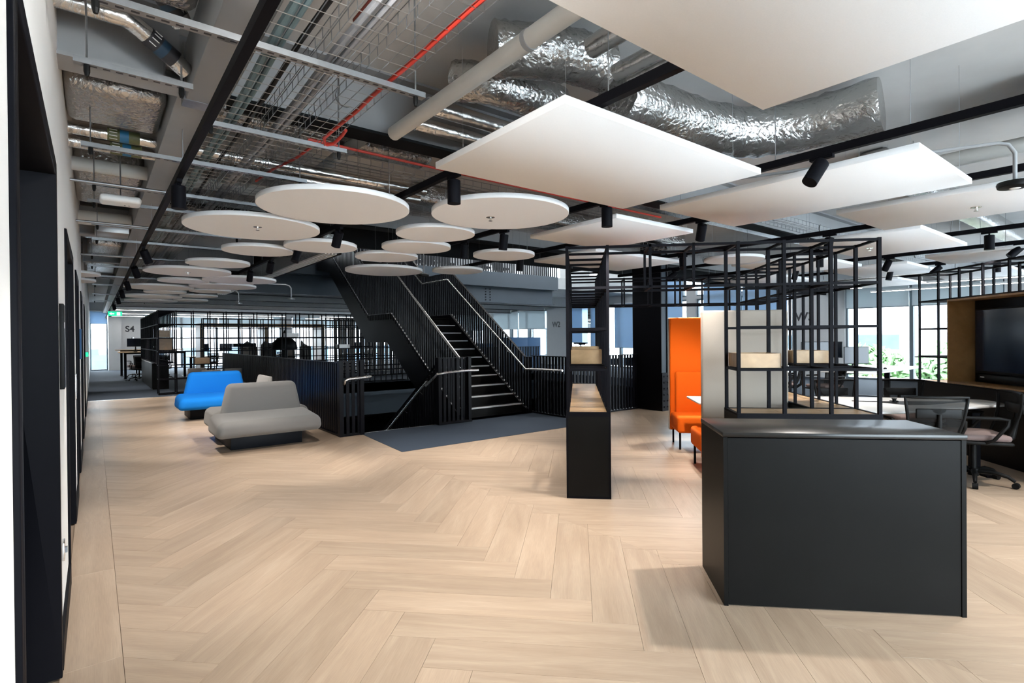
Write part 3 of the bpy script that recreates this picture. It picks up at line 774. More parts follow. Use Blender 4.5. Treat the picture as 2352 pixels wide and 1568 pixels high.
foil_duct('second foil pipe behind the central square panel', [(1.9, 3.58, 3.06), (3.2, 3.60, 3.06), (5.0, 3.60, 3.06)], 0.055, 'foil2', 8, 0.01, 14)
foil_duct('pale foil pipe running between the panels', [(2.46, -0.5, 3.02), (2.46, 1.4, 3.02), (2.46, 2.12, 3.02)], 0.05, 'foil2', 8, 0.01, 14)
foil_duct('twin foil pipe right beside the pale one', [(2.60, -0.5, 3.02), (2.60, 1.4, 3.02), (2.60, 2.12, 3.02)], 0.05, 'foil2', 8, 0.01, 14)
foil_duct('dull foil pipe above the black track', [(2.25, -0.5, 3.10), (2.25, 1.6, 3.10), (2.25, 2.12, 3.10)], 0.06, 'foil2', 8, 0.01, 14)
foil_duct('lagged foil pipe bending down beside the boxed beam', [(XW, 3.28, 3.06), (0.08, 3.28, 3.06), (0.18, 3.30, 3.05), (0.42, 3.42, 2.93)], 0.045, 'foil2', 6, 0.012, 14)
foil_duct('second lagged foil pipe behind the bent one', [(XW, 3.06, 3.20), (0.16, 3.06, 3.20), (0.30, 3.10, 3.14), (0.375, 3.17, 3.05)], 0.05, 'foil2', 6, 0.012, 14)
foil_duct('upper foil lagged pipe with blue and olive label', [(XW, 5.06, 3.02), (0.6, 5.06, 3.02), (2.8, 5.06, 3.02)], 0.045, 'foil2', 6, 0.01, 14)
foil_duct('lower foil lagged pipe with blue and olive label', [(XW, 5.20, 2.96), (0.6, 5.20, 2.96), (2.8, 5.20, 2.96)], 0.045, 'foil2', 6, 0.01, 14)
def band(label, p0, p1, r, parts=((0, .38, 'bandolive'), (.38, .66, 'bandblue'), (.66, 1, 'bandolive'))):
    p0 = Vector(p0); p1 = Vector(p1)
    t = thing('pipe_label', label, 'label', p0)
    for a, b, m in parts:
        MB().tube([(p1 - p0) * a, (p1 - p0) * b], r, 16, False).build('colour_band', m, t, smooth=True)
    d = (p1 - p0)
    sd = d.normalized(); nn = sd.cross(Vector((0, 0, 1))).normalized(); up_ = nn.cross(sd)
    ar = MB()
    for k in range(4):
        th = -0.9 + k * 0.5
        off = (nn * math.cos(th) - up_ * abs(math.sin(th)) * (1 if th < 0 else -1)) * (r + 0.0008)
        a = d * 0.06 + off; b_ = d * 0.30 + off
        ar.tube([a, b_], 0.003, 4)
    ar.build('arrow_marks', 'whitep', t)
M['banddark'] = mat('dark blue pipe label', (0.012, 0.045, 0.085), 0.5, 0, 0.1, 20)
DKB = ((0, .38, 'ink'), (.38, .66, 'banddark'), (.66, 1, 'ink'))
band('blue and olive flow label on the upper lagged pipe', (0.10, 5.06, 3.02), (0.30, 5.06, 3.02), 0.048)
band('blue and olive flow label on the lower lagged pipe', (0.12, 5.20, 2.96), (0.32, 5.20, 2.96), 0.048)
band('dark flow label on the bent lagged pipe by the boxed beam', (0.235, 3.325, 3.025), (0.36, 3.385, 2.965), 0.0485, DKB)
band('dark flow label on the pipe behind the bent one', (0.285, 3.095, 3.147), (0.35, 3.145, 3.08), 0.054, DKB)
band('black flow label on the pale pipe under the big panel', (2.46, 1.45, 3.02), (2.46, 1.62, 3.02), 0.0525, DKB)
band('black flow label on the twin pipe under the big panel', (2.60, 1.42, 3.02), (2.60, 1.6, 3.02), 0.0525, DKB)
def pipe(label, path, r, m='pvc', collars=()):
    t = thing('drain_pipe', label, 'pipe', path[0])
    MB().tube([Vector(p) - Vector(path[0]) for p in path], r, 18).build('pipe_run', m, t, smooth=True)
    for c0, c1 in collars:
        MB().tube([Vector(c0) - Vector(path[0]), Vector(c1) - Vector(path[0])], r + 0.004, 18).build('clamp', 'steel', t, smooth=True)
    return t
pipe('cream pipe running beside the red hose towards the discs', [(1.80, -0.6, 3.0), (1.80, 3.72, 3.0)], 0.052, 'pvc', [((1.80, 2.12, 3.0), (1.80, 2.15, 3.0))])
pipe('cream pipe continuing past the cross beam', [(1.80, 3.95, 3.145), (1.80, 6.8, 3.145)], 0.052, 'pvc', [((1.80, 4.6, 3.145), (1.80, 4.63, 3.145))])
pipe('cream pipe crossing from the left wall behind the labelled pipes', [(XW, 5.98, 3.0), (2.6, 5.98, 3.0)], 0.06)
pipe('fat cream pipe crossing from the left wall near the access point', [(XW, 8.36, 2.97), (0.40, 8.36, 2.97)], 0.085)
pipe('cream pipe above the long panels on the right', [(6.02, -1.5, 3.0), (6.02, 3.6, 3.0)], 0.065)
pipe('thin galvanised conduit above the left end of the discs', [(XW, 9.9, 2.72), (1.3, 9.9, 2.72)], 0.012, 'galv')
pipe('thin galvanised conduit pair by the left wall', [(XW, 7.2, 2.72), (0.5, 7.2, 2.72)], 0.012, 'galv')
pipe('thin galvanised conduit over the wire baskets', [(XW, 5.45, 2.73), (0.6, 5.45, 2.73)], 0.012, 'galv')
# flat foil covered ducts between the beams
for (x0, x1, y0, y1, lab) in FD:
    o = MB().box(0, x1 - x0, 0, y1 - y0, 0, 0.245).build('foil_duct', 'foil', None, loc=(x0, y0, FDZ if x1 < 0.5 else 3.205), bevel=0.05, bseg=3); tag(o, lab, 'duct')
o = MB().box(0, 0.36, 0, 0.35, 0, 0.22).build('duct_box', 'duct', None, loc=(0.03, 8.62, 2.86), bevel=0.004); tag(o, 'square galvanised duct box near the cream pipe on the left', 'duct')
o = MB().box(0, 0.9, 0, 0.7, 0, 0.3).build('duct_box', 'steel', None, loc=(5.6, 0.1, 3.08), bevel=0.004); tag(o, 'grey duct box at the top right corner', 'duct')
# ceiling lamp, access point, sensor
t = thing('ceiling_lamp', 'round glowing globe lamp at the top edge above the wire baskets', 'lamp', (0.675, 1.72, 2.70))
MB().lathe([(0.004, -0.085)] + [(0.085 * math.cos(a * math.pi / 16), 0.085 * math.sin(a * math.pi / 16)) for a in range(-7, 7)] + [(0.02, 0.083)], 28).build('diffuser', 'lampdome', t, smooth=True)
MB().cyl((0, 0, 0.083), (0, 0, 0.12), 0.022, 14).build('lamp_holder', 'whitep', t)
MB().cyl((0, 0, 0.12), (0, 0, 0.74), 0.006, 6).build('suspension_rod', 'galv', t)
t = thing('access_point', 'oval white wireless access point under the boxed beam', 'access point', (0.20, 5.72, 2.665))
ap = MB().box(-0.145, 0.145, -0.11, 0.11, -0.03, 0.03).build('shell', 'whitep', t, bevel=0.028, bseg=4)
MB().lathe([(0.006, -0.033), (0.006, -0.03)], 10, (0.03, 0.02, 0)).lathe([(0.006, -0.033), (0.006, -0.03)], 10, (0.06, 0.02, 0)).build('status_light', 'greycable', t)
MB().cyl((0, 0, 0.03), (0, 0, 0.785), 0.006, 6).build('suspension_rod', 'galv', t)
t = thing('ceiling_sensor', 'black round sensor hanging from a bent grey conduit', 'sensor', (4.78, 0.735, 2.42))
MB().lathe([(0.035, -0.012), (0.09, -0.005), (0.095, 0.015), (0.09, 0.03), (0.05, 0.035)], 28).build('sensor_body', 'plastic', t, smooth=True)
MB().lathe([(0.022, -0.016), (0.03, -0.012)], 16).build('sensor_lens', 'whitep', t)
MB().tube([(0, 0, 0.03), (0, 0, 0.22), (-0.01, 0.03, 0.28), (-0.03, 0.08, 0.30), (-0.2, 0.45, 0.30), (-0.75, 1.7, 0.30)], 0.012, 10).build('conduit', 'steel', t, smooth=True)
t = thing('ceiling_sensor', 'black sensor hanging below the disc over the stairs', 'sensor', (4.18, 7.62, 2.46))
MB().lathe([(0.035, -0.012), (0.09, -0.005), (0.095, 0.02), (0.05, 0.04)], 24).build('sensor_body', 'plastic', t, smooth=True)
MB().cyl((0, 0, 0.04), (0, 0, 0.5), 0.008, 8).build('conduit', 'steel', t)
for (loc, dx, lab) in (((3.45, 12.3, 2.35), -0.58, 'grey hooked conduit with sensor below the fascia'), ((2.72, 13.95, 2.32), -0.35, 'second grey hooked conduit with sensor by the far discs')):
    t = thing('ceiling_sensor', lab, 'sensor', loc)
    MB().lathe([(0.03, -0.012), (0.08, 0.0), (0.08, 0.02), (0.03, 0.03)], 20).build('sensor_body', 'galv', t, smooth=True)
    MB().tube([(0, 0, 0.03), (0, 0, 0.25), (-0.04, 0, 0.30), (-0.12, 0, 0.32), (dx, 0, 0.32), (dx, 0, 1.0)], 0.014, 10).build('conduit', 'galv', t, smooth=True)
t = thing('exit_sign', 'green illuminated exit sign with arrow above the far corridor', 'sign', (0.60, 24.5, 2.40))
MB().box(-0.16, 0.26, -0.02, 0.02, 0, 0.17).build('panel', 'exit', t, bevel=0.004)
MB().prism_x([(0, 0)] * 0 or [(-0.0005, 0.0), (0.0005, 0.0), (0.0005, 0.001), (-0.0005, 0.001)], 0, 0.001).build('fixing', 'exitwhite', t)
ar = MB(); ar.add([(-0.12, -0.021, 0.085), (-0.06, -0.021, 0.13), (-0.06, -0.021, 0.10), (0.02, -0.021, 0.10), (0.02, -0.021, 0.07), (-0.06, -0.021, 0.07), (-0.06, -0.021, 0.04)], [(0, 6, 1), (2, 5, 4, 3)]); ar.build('arrow', 'exitwhite', t)
MB().box(0.10, 0.20, -0.0215, -0.0205, 0.03, 0.14).build('running_symbol', 'exitwhite', t)
MB().cyl((0.05, 0, 0.17), (0.05, 0, 1.05), 0.006, 6).build('suspension_rod', 'galv', t)

# ================================================================== ACOUSTIC RAFTS AND DISCS
ZR = 2.555
def raft(label, x0, x1, y0, y1, ins=0.06):
    t = thing('ceiling_raft', label, 'ceiling panel', ((x0 + x1) / 2, (y0 + y1) / 2, ZR), 0, 'white rectangular acoustic panels')
    a, b = (x1 - x0) / 2, (y1 - y0) / 2
    MB().box(-a, a, -b, b, 0, 0.042).build('panel', 'raft', t, bevel=0.002, bseg=1)
    for sx in (-1, 1):
        for sy in (-1, 1):
            MB().cyl((sx * (a - ins), sy * (b - ins), 0.042), (sx * (a - ins), sy * (b - ins), 0.872), 0.0012, 4).build('suspension_wire', 'galv', t)
raft('huge white square panel cut by the top edge, nearest the viewer', 0.76, 2.59, 0.10, 1.307)
raft('white square panel in the middle of the ceiling above the tall shelf', 1.76, 3.60, 1.83, 3.04, 0.13)
raft('long white panel right of the central one, spotlight in front', 3.88, 5.09, 1.015, 2.868)
raft('long white panel at the right edge with a sprinkler', 5.36, 6.57, 0.20, 2.03)
raft('smaller white panel behind the central one above the tall shelf top', 3.82, 5.04, 3.30, 4.54, 0.20)
raft('white panel above the right lattice post', 6.76, 8.58, 1.76, 2.97)
raft('white panel over the far end of the tall shelf', 5.06, 6.88, 4.72, 5.93)
raft('white panel above the booth in the distance', 7.9, 9.7, 3.3, 4.5)
raft('white panel far right above the windows', 9.4, 10.6, 0.6, 2.4)
raft('white panel behind the lattice posts', 9.9, 11.7, 2.75, 3.95)
raft('distant white panel over the desks', 11.9, 13.7, 1.9, 3.1)
raft('distant white panel beyond the black column', 9.6, 11.4, 4.7, 5.9)
raft('farthest white panel before the W3 pier', 12.4, 14.2, 3.6, 4.8)
OBST = [(0.60, 20.0, Y_ - 0.12, Y_ + 0.12) for Y_ in (3.83, 6.97, 10.05, 13.15, 15.7, 19.4)] + [(a0 - 0.02, a1 + 0.02, b0 - 0.02, b1 + 0.02) for (a0, a1, b0, b1, _) in FD] \
    + [(x0_ - 0.02, x1_ + 0.02, Y_ - 0.04, Y_ + 0.04) for (Y_, x0_, x1_, _) in SL] + [(0.59, 0.83, 0.6, 16.0), (0.85, 1.05, 0.6, 16.0), (1.07, 1.29, 0.6, 6.2), (0.9, 6.2, 4.14, 4.41), (2.6, 9.5, 5.09, 5.36), (1.74, 1.86, -1, 6.8), (2.0, 2.06, -3.5, 15.5), (-0.2, 2.7, 5.9, 6.06), (1.85, 5.05, 3.30, 3.68)]
def disc(label, x, y, r):
    t = thing('acoustic_disc', label, 'ceiling disc', (x, y, ZR), 0, 'white round acoustic discs')
    MB().lathe([(r - 0.002, 0.0), (r, 0.002), (r, 0.038), (r - 0.002, 0.04)], 96).build('disc', 'raft', t, smooth=True)
    free = []
    for k in range(48):
        a = k * 2 * math.pi / 48
        for q in (0.8, 0.55, 0.35):
            px, py = r * q * math.cos(a), r * q * math.sin(a)
            if not any(o_[0] < x + px < o_[1] and o_[2] < y + py < o_[3] for o_ in OBST): free.append((a, px, py)); break
    free = free or [(0, 0, 0)]
    for k in range(3):
        a = 0.5 + k * 2.094
        _, px, py = min(free, key=lambda f: abs(math.remainder(f[0] - a, 2 * math.pi)))
        MB().cyl((px, py, 0.04), (px, py, 0.872), 0.0012, 4).build('suspension_wire', 'galv', t)
SCL = 0.85
DL = ((1.91, 5.27, 1, 'large white disc, nearest and highest of the cluster'), (1.49, 6.76, 1, 'large white disc with sprinkler overlapping behind the nearest disc'), (3.40, 4.53, 1, 'large white disc with sprinkler right of the nearest disc'), (3.38, 5.85, 0, 'small white disc just below the right large disc'), (3.66, 6.88, 0, 'small white disc below the one under the right large disc'), (3.70, 7.95, 0, 'small white disc just above the largest disc over the stairs'), (4.40, 9.57, 1, 'large white disc directly over the stair flight'),
      (5.55, 8.78, 0, 'small white disc right of the one over the stair flight'), (5.13, 6.75, 0, 'small white disc beside the upper balustrade with spotlights above'), (1.92, 8.43, 0, 'small white disc below the second large disc'), (2.54, 7.59, 0, 'small white disc with tilted spotlight in front of the black fascia'), (1.69, 10.23, 0, 'small white disc third down on the left run'), (1.44, 11.78, 1, 'large white disc with sprinkler in the left run'), (1.57, 13.59, 0, 'small white disc behind the left run large disc'), (2.53, 12.8, 1, 'large white disc beside the glare under the grille'),
      (1.29, 15.52, 1, 'large white disc nearest the left track in the distance'), (2.50, 14.52, 1, 'large white disc behind the glare'), (1.53, 16.92, 0, 'small white disc far along the left run'), (2.45, 16.03, 0, 'small white disc below the glare'), (1.4, 18.75, 1, 'large white disc far along, near the exit sign'), (2.45, 17.95, 0, 'small white disc far along, under the grille end'), (1.5, 20.8, 1, 'distant white disc over the slate carpet'), (2.5, 20.0, 0, 'distant small white disc over the lattice corner'), (-0.35, 13.3, 0, 'white disc half hidden by the left wall, nearer one'), (-0.42, 14.7, 0, 'white disc half hidden by the left wall, farther one'), (8.65, 4.88, 0, 'white disc seen through the lattice header'))
for (x, y, big, lab) in DL:
    disc(lab, x * SCL, y * SCL, 0.612 if big else 0.413)
def sprinkler(x, y, label):
    t = thing('sprinkler', label, 'sprinkler', (x, y, ZR), 0, 'sprinkler heads')
    MB().lathe([(0.038, -0.004), (0.04, -0.001)], 20).build('rosette', 'chrome', t)
    MB().lathe([(0.010, -0.03), (0.010, -0.004)], 10).lathe([(0.018, -0.034), (0.018, -0.031)], 12).build('sprinkler_head', 'chrome', t)
for x, y, lab in ((1.27, 5.62, 'sprinkler under the second large disc'), (2.86, 3.96, 'sprinkler under the large right disc'), (1.21, 9.96, 'sprinkler under the left run large disc'), (6.05, 1.18, 'sprinkler under the right edge panel'), (7.75, 2.55, 'sprinkler under the panel above the right lattice post')): sprinkler(x, y, lab)

# ================================================================== LIGHTING TRACKS AND SPOTLIGHTS
TR = ((0.50, -3.5, 33.5, 'black lighting track along the left wall side'), (2.03, -3.5, 15.5, 'black lighting track passing above the central panel'), (3.74, -3.5, 2.85, 'black lighting track passing in front of the long panel'), (3.52, 2.95, 7.7, 'black lighting track over the smaller panel and the right discs'), (5.24, -3.5, 2.9, 'black lighting track between the two long panels'), (4.82, 3.0, 7.6, 'black lighting track ending at the stair opening'), (6.68, -3.5, 6.9, 'black lighting track above the lattice frame'), (8.02, -3.5, 6.9, 'black lighting track above the meeting table'), (9.45, -3.5, 6.9, 'black lighting track behind the screen wall'), (11.0, -3.5, 6.9, 'black lighting track over the desks'), (13.0, -3.5, 6.9, 'black lighting track near the right windows'))
for (x, y0, y1, lab) in TR:
    t = thing('light_track', lab, 'track', (x, y0, 2.615), 0, 'black lighting tracks')
    MB().box(-0.020, 0.020, 0, y1 - y0, 0, 0.05).build('rail', 'black', t)
    k = 0.3
    while k < y1 - y0:
        MB().cyl((0, k, 0.05), (0, k, 0.245 if x < 0.6 and y0 + k < 3.7 else (0.295 if x < 0.6 else 0.835)), 0.003, 5).build('hanger', 'galv', t); k += 2.5
SPM = {}
def spotlight(x, y, label, tilt=0.0, az=0.0, on=True, power=1.0, z=2.615):
    t = thing('spotlight', label, 'spotlight', (x, y, z), 0, 'black cylinder spotlights')
    if not SPM:
        SPM['a'] = MB().box(-0.017, 0.017, -0.07, 0.07, -0.022, 0.0).cyl((0, 0, -0.05), (0, 0, -0.02), 0.009, 10).mesh('adapter', 'black')
        SPM['b'] = MB().lathe([(0.044, -0.165), (0.047, -0.165), (0.047, -0.004), (0.043, 0.0)], 28).mesh('housing', 'black', True)
        SPM['c'] = MB().lathe([(0.0005, -0.163), (0.042, -0.163), (0.042, -0.158)], 24).mesh('lens', 'lens')
        for k in 'b':
            SPM[k].set_sharp_from_angle(angle=math.radians(40))
    link('adapter', SPM['a'], t)
    h = link('housing', SPM['b'], t, (0, 0, -0.04))
    h.rotation_euler = (tilt * math.cos(az), tilt * math.sin(az), 0)
    link('lens', SPM['c'], h)
    if on:
        ld = bpy.data.lights.new('spot_beam', 'SPOT')
        ld.energy = SPOT_W * power; ld.color = WARM; ld.spot_size = math.radians(78); ld.spot_blend = 0.55; ld.shadow_soft_size = 0.04
        lo = bpy.data.objects.new('spot_beam', ld); COL.objects.link(lo); lo.parent = h; lo.location = (0, 0, -0.172)
T1S = (4.55, 8.0, 9.9, 12.35, 14.6, 16.9, 20.0, 25.4)
for k, y in enumerate(T1S):
    spotlight(0.50, y, 'black spotlight on the track along the left wall, %s from the viewer' % ORD[k], (0.0, 0.5, 0.6, 0.4, 0.5, 0.3, 0.4, 0.3)[k], (0, -0.9, -0.6, -0.8, -0.5, -0.8, -0.4, -0.6)[k], power=(1.0, 1.2, 1.0, 1.0, 1.2, 1.2, 1.2, 1.2)[k])
spotlight(0.50, 1.2, 'black spotlight on the left track, out of view above the viewer', 0.2)
for k, (y, ti, az) in enumerate(((3.25, 0, 0), (5.5, 0.55, 0.1), (6.90, 0.4, 2.0), (8.2, 0.6, 0.1), (9.5, 0.45, 0.0))):
    spotlight(2.03, y, 'black spotlight among the discs on the second track, %s from the viewer' % ORD[k], ti, az)
spotlight(3.74, 1.50, 'black tilted spotlight in front of the long white panel', 0.62, 1.15, power=1.2)
spotlight(3.52, 3.15, 'black spotlight hanging where the central panel meets the smaller one', 0.0)
spotlight(3.52, 4.62, 'black spotlight above the disc by the upper balustrade', 0.12, 0.5)
spotlight(3.52, 5.4, 'black spotlight behind the disc by the upper balustrade', 0.1, 0.5)
spotlight(4.82, 3.05, 'black tilted spotlight between the smaller panel and the long panel', 0.55, -0.75, power=1.4)
spotlight(4.82, 5.95, 'black spotlight below the disc in front of the upper balustrade', 0.1, 0.5)
spotlight(6.68, 4.55, 'lit spotlight above the front lattice header', 0.5, 2.19, power=1.5)
spotlight(8.02, 5.6, 'tilted spotlight beside the black column top', 0.9, 0.8)
spotlight(8.02, 3.25, 'black spotlight inside the right lattice block', 0.0)
spotlight(8.02, 1.45, 'black spotlight hanging above the meeting table', 0.0)
spotlight(9.45, 1.4, 'tilted black spotlight at the right edge above the lattice', 0.8, 0.6)
spotlight(9.45, 2.85, 'lit tilted spotlight right of the lattice post', 0.55, -0.5)
spotlight(9.45, 4.2, 'lit spotlight seen through the right lattice block', 0.4, -0.5)
spotlight(11.0, 3.3, 'lit double spotlight in front of the window blind', 0.2, 0.5)
spotlight(11.0, 1.9, 'lit spotlight seen through the lattice above the screen', 0.0)
spotlight(11.0, 2.6, 'tilted spotlight in the lattice left of the screen', 0.8, 0.5)
for x, y, lab in ((3.74, -0.2, 'black spotlight out of view right of the viewer'), (5.24, 0.4, 'black spotlight beyond the right edge of view'), (3.74, -2.0, 'black spotlight behind the viewer on the third track'), (5.24, -1.6, 'black spotlight behind the viewer on the fourth track'), (6.68, 0.2, 'black spotlight above the near side of the meeting area'), (6.68, 2.6, 'black spotlight above the meeting chairs')):
    spotlight(x, y, lab, 0.15, 0.8)

M['fill_batten'] = emit('batten lamp diffuser', (1.0, 0.97, 0.93), 16.0)
def fill_batten(label, x, y, L_, rz=0.0):  # lamps added to brighten the far office and window side
    t = thing('fill_lamp', label, 'lamp', (x, y, 2.74), rz, 'added fill lamps over the desks')
    MB().box(0, L_, -0.05, 0.05, 0.0, 0.05).build('housing', 'whitep', t); MB().box(0.02, L_ - 0.02, -0.04, 0.04, -0.006, 0.0).build('diffuser', 'fill_batten', t)
    for k in (0.3, L_ - 0.3): MB().cyl((k, 0, 0.05), (k, 0, 0.71), 0.003, 5).build('hanger', 'galv', t)
for k, y in enumerate((27.2, 30.2, 32.8)):
    fill_batten('added fill lamp over the far left office, row %s from the stair void' % ('one', 'two', 'three', 'four', 'five', 'six')[k], 3.2, y, 5.0)
    fill_batten('added fill lamp over the office beyond the stairs, row %s from the void' % ('one', 'two', 'three', 'four', 'five', 'six')[k], 10.0, y, 7.0)
for k, y in enumerate((26.8, 30.4, 33.2)):
    fill_batten('added fill lamp above the corridor end, %s of three' % ('first', 'second', 'third')[k], 0.7, y, 1.5)
for k, x in enumerate((14.2, 16.4, 18.3)):
    fill_batten('added fill lamp over the desks by the W3 pier, %s from the lattice' % ('first', 'second', 'third')[k], x, -1.0, 7.0, math.pi / 2)
for k, x in enumerate((5.2, 8.5, 11.8)):  # lamps added high over the void to light the stairs
    t = thing('fill_lamp', 'added fill lamp on the dark ceiling of the storey above, %s from the left' % ('first', 'second', 'third')[k], 'lamp', (x, 9.0, 7.09), 0, 'added fill lamps of the storey above')
    MB().box(-0.12, 0.12, 0, 6.0, 0.0, 0.08).build('housing', 'whitep', t); MB().box(-0.10, 0.10, 0.03, 5.97, -0.008, 0.0).build('diffuser', 'fill_batten', t)

# ================================================================== STAIRCASE
SX0, SX1 = 5.22, 6.72
RIS, GO = 1.95 / 11, 0.2725
Y0 = 8.2
st = thing('staircase', 'black steel staircase climbing away to the storey above', 'staircase', (SX0, Y0, 0))
def zline(y):        # pitch line of the flight, y in local coords
    if y <= 0: return 0.0
    if y < 2.73: return y * 1.95 / 2.73
    if y < 3.98: return 1.95
    return min(3.9, 1.95 + (y - 3.98) * 1.95 / 2.73)
for fl_ in range(2):
    yb = 0.0 if fl_ == 0 else 3.98
    zb = 0.0 if fl_ == 0 else 1.95
    for k in range(10):
        z = zb + RIS * (k + 1)
        tr_ = MB().box(0.06, SX1 - SX0 - 0.06, yb + GO * k, yb + GO * (k + 1) + 0.02, z - 0.03, z).build('tread', 'blackpanel', st)
        MB().box(0.08, SX1 - SX0 - 0.08, yb + GO * k - 0.006, yb + GO * k + 0.055, z - 0.022, z + 0.0015).build('nosing', 'nosing', tr_)
        MB().box(0.06, SX1 - SX0 - 0.06, yb + GO * k, yb + GO * k + 0.012, z - RIS, z - 0.03).build('riser', 'blackpanel', st)
    MB().box(0.06, SX1 - SX0 - 0.06, yb + GO * 10, yb + GO * 10 + 0.012, zb + RIS * 10, zb + RIS * 11 - 0.03).build('riser', 'blackpanel', st)
MB().box(0.06, SX1 - SX0 - 0.06, 2.725, 3.99, 1.90, 1.95).build('landing', 'blackpanel', st)
MB().box(0.06, SX1 - SX0 - 0.06, 6.70, 7.8, 3.84, 3.9).build('landing', 'blackpanel', st)
prof = [(-0.12, 0.0), (-0.12, 0.10), (0.0, 0.12), (2.70, 2.02), (3.96, 2.02), (6.75, 4.0), (7.8, 4.0), (7.8, 3.5), (6.95, 3.5), (4.22, 1.39), (3.05, 1.39), (1.10, 0.0)]
for x in (0.0, SX1 - SX0 - 0.05):
    # side girder split into convex pieces
    q = MB()
    def up_(y): return 0.12 + y * 0.7037 if y < 2.7 else (2.02 if y < 3.96 else 2.02 + (y - 3.96) * 0.7097)
    segs = [(-0.12, 0.0, 1.10, -0.001, 0.10, 0.12 + 1.10 * 0.7037), ]
    top = [(-0.12, 0.08), (0.0, 0.12), (1.10, 0.12 + 1.10 * .7037), (2.70, 2.02), (3.05, 2.02), (3.96, 2.02), (4.22, 2.02 + .26 * .7097), (6.75, 4.0), (7.8, 4.0)]
    bot = [(-0.12, 0.0), (0.0, 0.0), (1.10, 0.0), (2.70, 1.39 - .35 * .713), (3.05, 1.39), (3.96, 1.39), (4.22, 1.39), (6.75, 3.34), (7.8, 3.5)]
    for i in range(len(top) - 1):
        q.prism_x([bot[i], bot[i + 1], top[i + 1], top[i]], x, x + 0.05)
    q.build('stringer', 'rail', st)
sof = MB()
for a, b_ in (((1.10, 0.01), (3.05, 1.40)), ((3.05, 1.40), (4.22, 1.40)), ((4.22, 1.40), (6.95, 3.5))):
    sof.prism_x([(a[0], a[1]), (b_[0], b_[1]), (b_[0], b_[1] + 0.02), (a[0], a[1] + 0.02)], 0.05, SX1 - SX0 - 0.05)
sof.build('soffit', 'rail', st)
for side, x in (('l', -0.045), ('r', SX1 - SX0 + 0.005)):
    k = -0.15
    i = 0
    while k < 7.7:
        zz = zline(k + 0.0)
        lo_ = max(0.0, zz - 0.05)
        bar('slat', 'rail', st, x + 0.010, x + 0.030, k - 0.026, k + 0.026, lo_, zline(k) + 1.08)
        k += 0.088; i += 1
    pts = [(x + 0.02, -0.2, 1.08), (x + 0.02, 0.0, 1.08), (x + 0.02, 2.73, 3.03), (x + 0.02, 3.98, 3.03), (x + 0.02, 6.71, 4.98), (x + 0.02, 7.7, 4.98)]
    tp = MB()
    for i in range(len(pts) - 1):
        a, b_ = pts[i], pts[i + 1]
        tp.prism_x([(a[1], a[2]), (b_[1], b_[2]), (b_[1], b_[2] + 0.012), (a[1], a[2] + 0.012)], x - 0.005, x + 0.045)
    tp.build('top_rail', 'rail', st)
    bt = MB()
    for i in range(1, len(pts) - 1):
        a, b_ = pts[i], pts[i + 1]
        bt.prism_x([(a[1], a[2] - 1.0), (b_[1], b_[2] - 1.0), (b_[1], b_[2] - 0.99), (a[1], a[2] - 0.99)], x - 0.004, x + 0.044)
    bt.build('bottom_rail', 'galv', st)
    hx = 0.12 if side == 'l' else SX1 - SX0 - 0.09
    hp = [(hx, 0.0 - 0.15, 0.85), (hx, 2.73, 2.86), (hx, 3.98, 2.86), (hx, 6.71, 4.8)]
    if side == 'r': hp = [(hx, -0.95, 0.86)] + hp
    MB().tube(hp, 0.021, 10).build('handrail', 'chrome', st, smooth=True)
    hb = MB()
    for yy in (0.5, 1.3, 2.1, 3.3, 4.6, 5.6):
        hb.cyl((hx, yy, zline(yy) + 0.86), (x + 0.02, yy, zline(yy) + 0.80), 0.008, 6)
    hb.build('handrail_bracket', 'chrome', st)
# descending flight in the well
sd = thing('staircase', 'black steel flight descending to the storey below beside the climbing stairs', 'staircase', (3.30, 7.95, 0))
for k in range(11):
    z = -RIS * (k + 1)
    tr_ = MB().box(0.05, 1.28, GO * k, GO * (k + 1) + 0.02, z - 0.03, z).build('tread', 'blackpanel', sd)
    MB().box(0.07, 1.26, GO * (k + 1) - 0.03, GO * (k + 1) + 0.022, z - 0.002, z + 0.0015).build('nosing', 'nosing', tr_)
MB().box(0.0, 1.33, GO * 11, GO * 11 + 1.3, -1.99, -1.95).build('landing', 'blackpanel', sd)
for k in range(11):
    z = -1.95 - RIS * (k + 1)
    MB().box(0.05, 1.28, GO * 11 + 1.3 + GO * k, GO * 11 + 1.3 + GO * (k + 1) + 0.02, z - 0.03, z).build('tread', 'blackpanel', sd)
for x in (0.0, 1.29):
    q = MB(); q.prism_x([(0, -0.02), (0, -0.45), (3.0, -2.4), (4.3, -2.4), (4.3, -1.9), (3.0, -1.9)], x, x + 0.04); q.build('stringer', 'navy', sd)
k = 0.1
while k < 4.2:
    zz = -min(k, 3.0) * 1.95 / 3.0
    bar('slat', 'rail', sd, 1.345, 1.365, k - 0.026, k + 0.026, zz - 0.3, zz + 1.05); k += 0.088
MB().prism_x([(0.1, 1.02), (3.0, -0.87), (3.0, -0.855), (0.1, 1.035)], 1.33, 1.38).build('top_rail', 'rail', sd)
MB().tube([(1.27, 0.3, 0.72), (1.27, 3.0, -1.05), (1.27, 4.2, -1.05)], 0.02, 10).build('handrail', 'chrome', sd, smooth=True)
hb = MB()
for yy in (0.6, 1.2, 1.8, 2.4): hb.cyl((1.27, yy, 0.72 - (yy - 0.3) * 0.6556), (1.34, yy, 0.66 - (yy - 0.3) * 0.6556), 0.008, 6)
hb.build('handrail_bracket', 'chrome', sd)

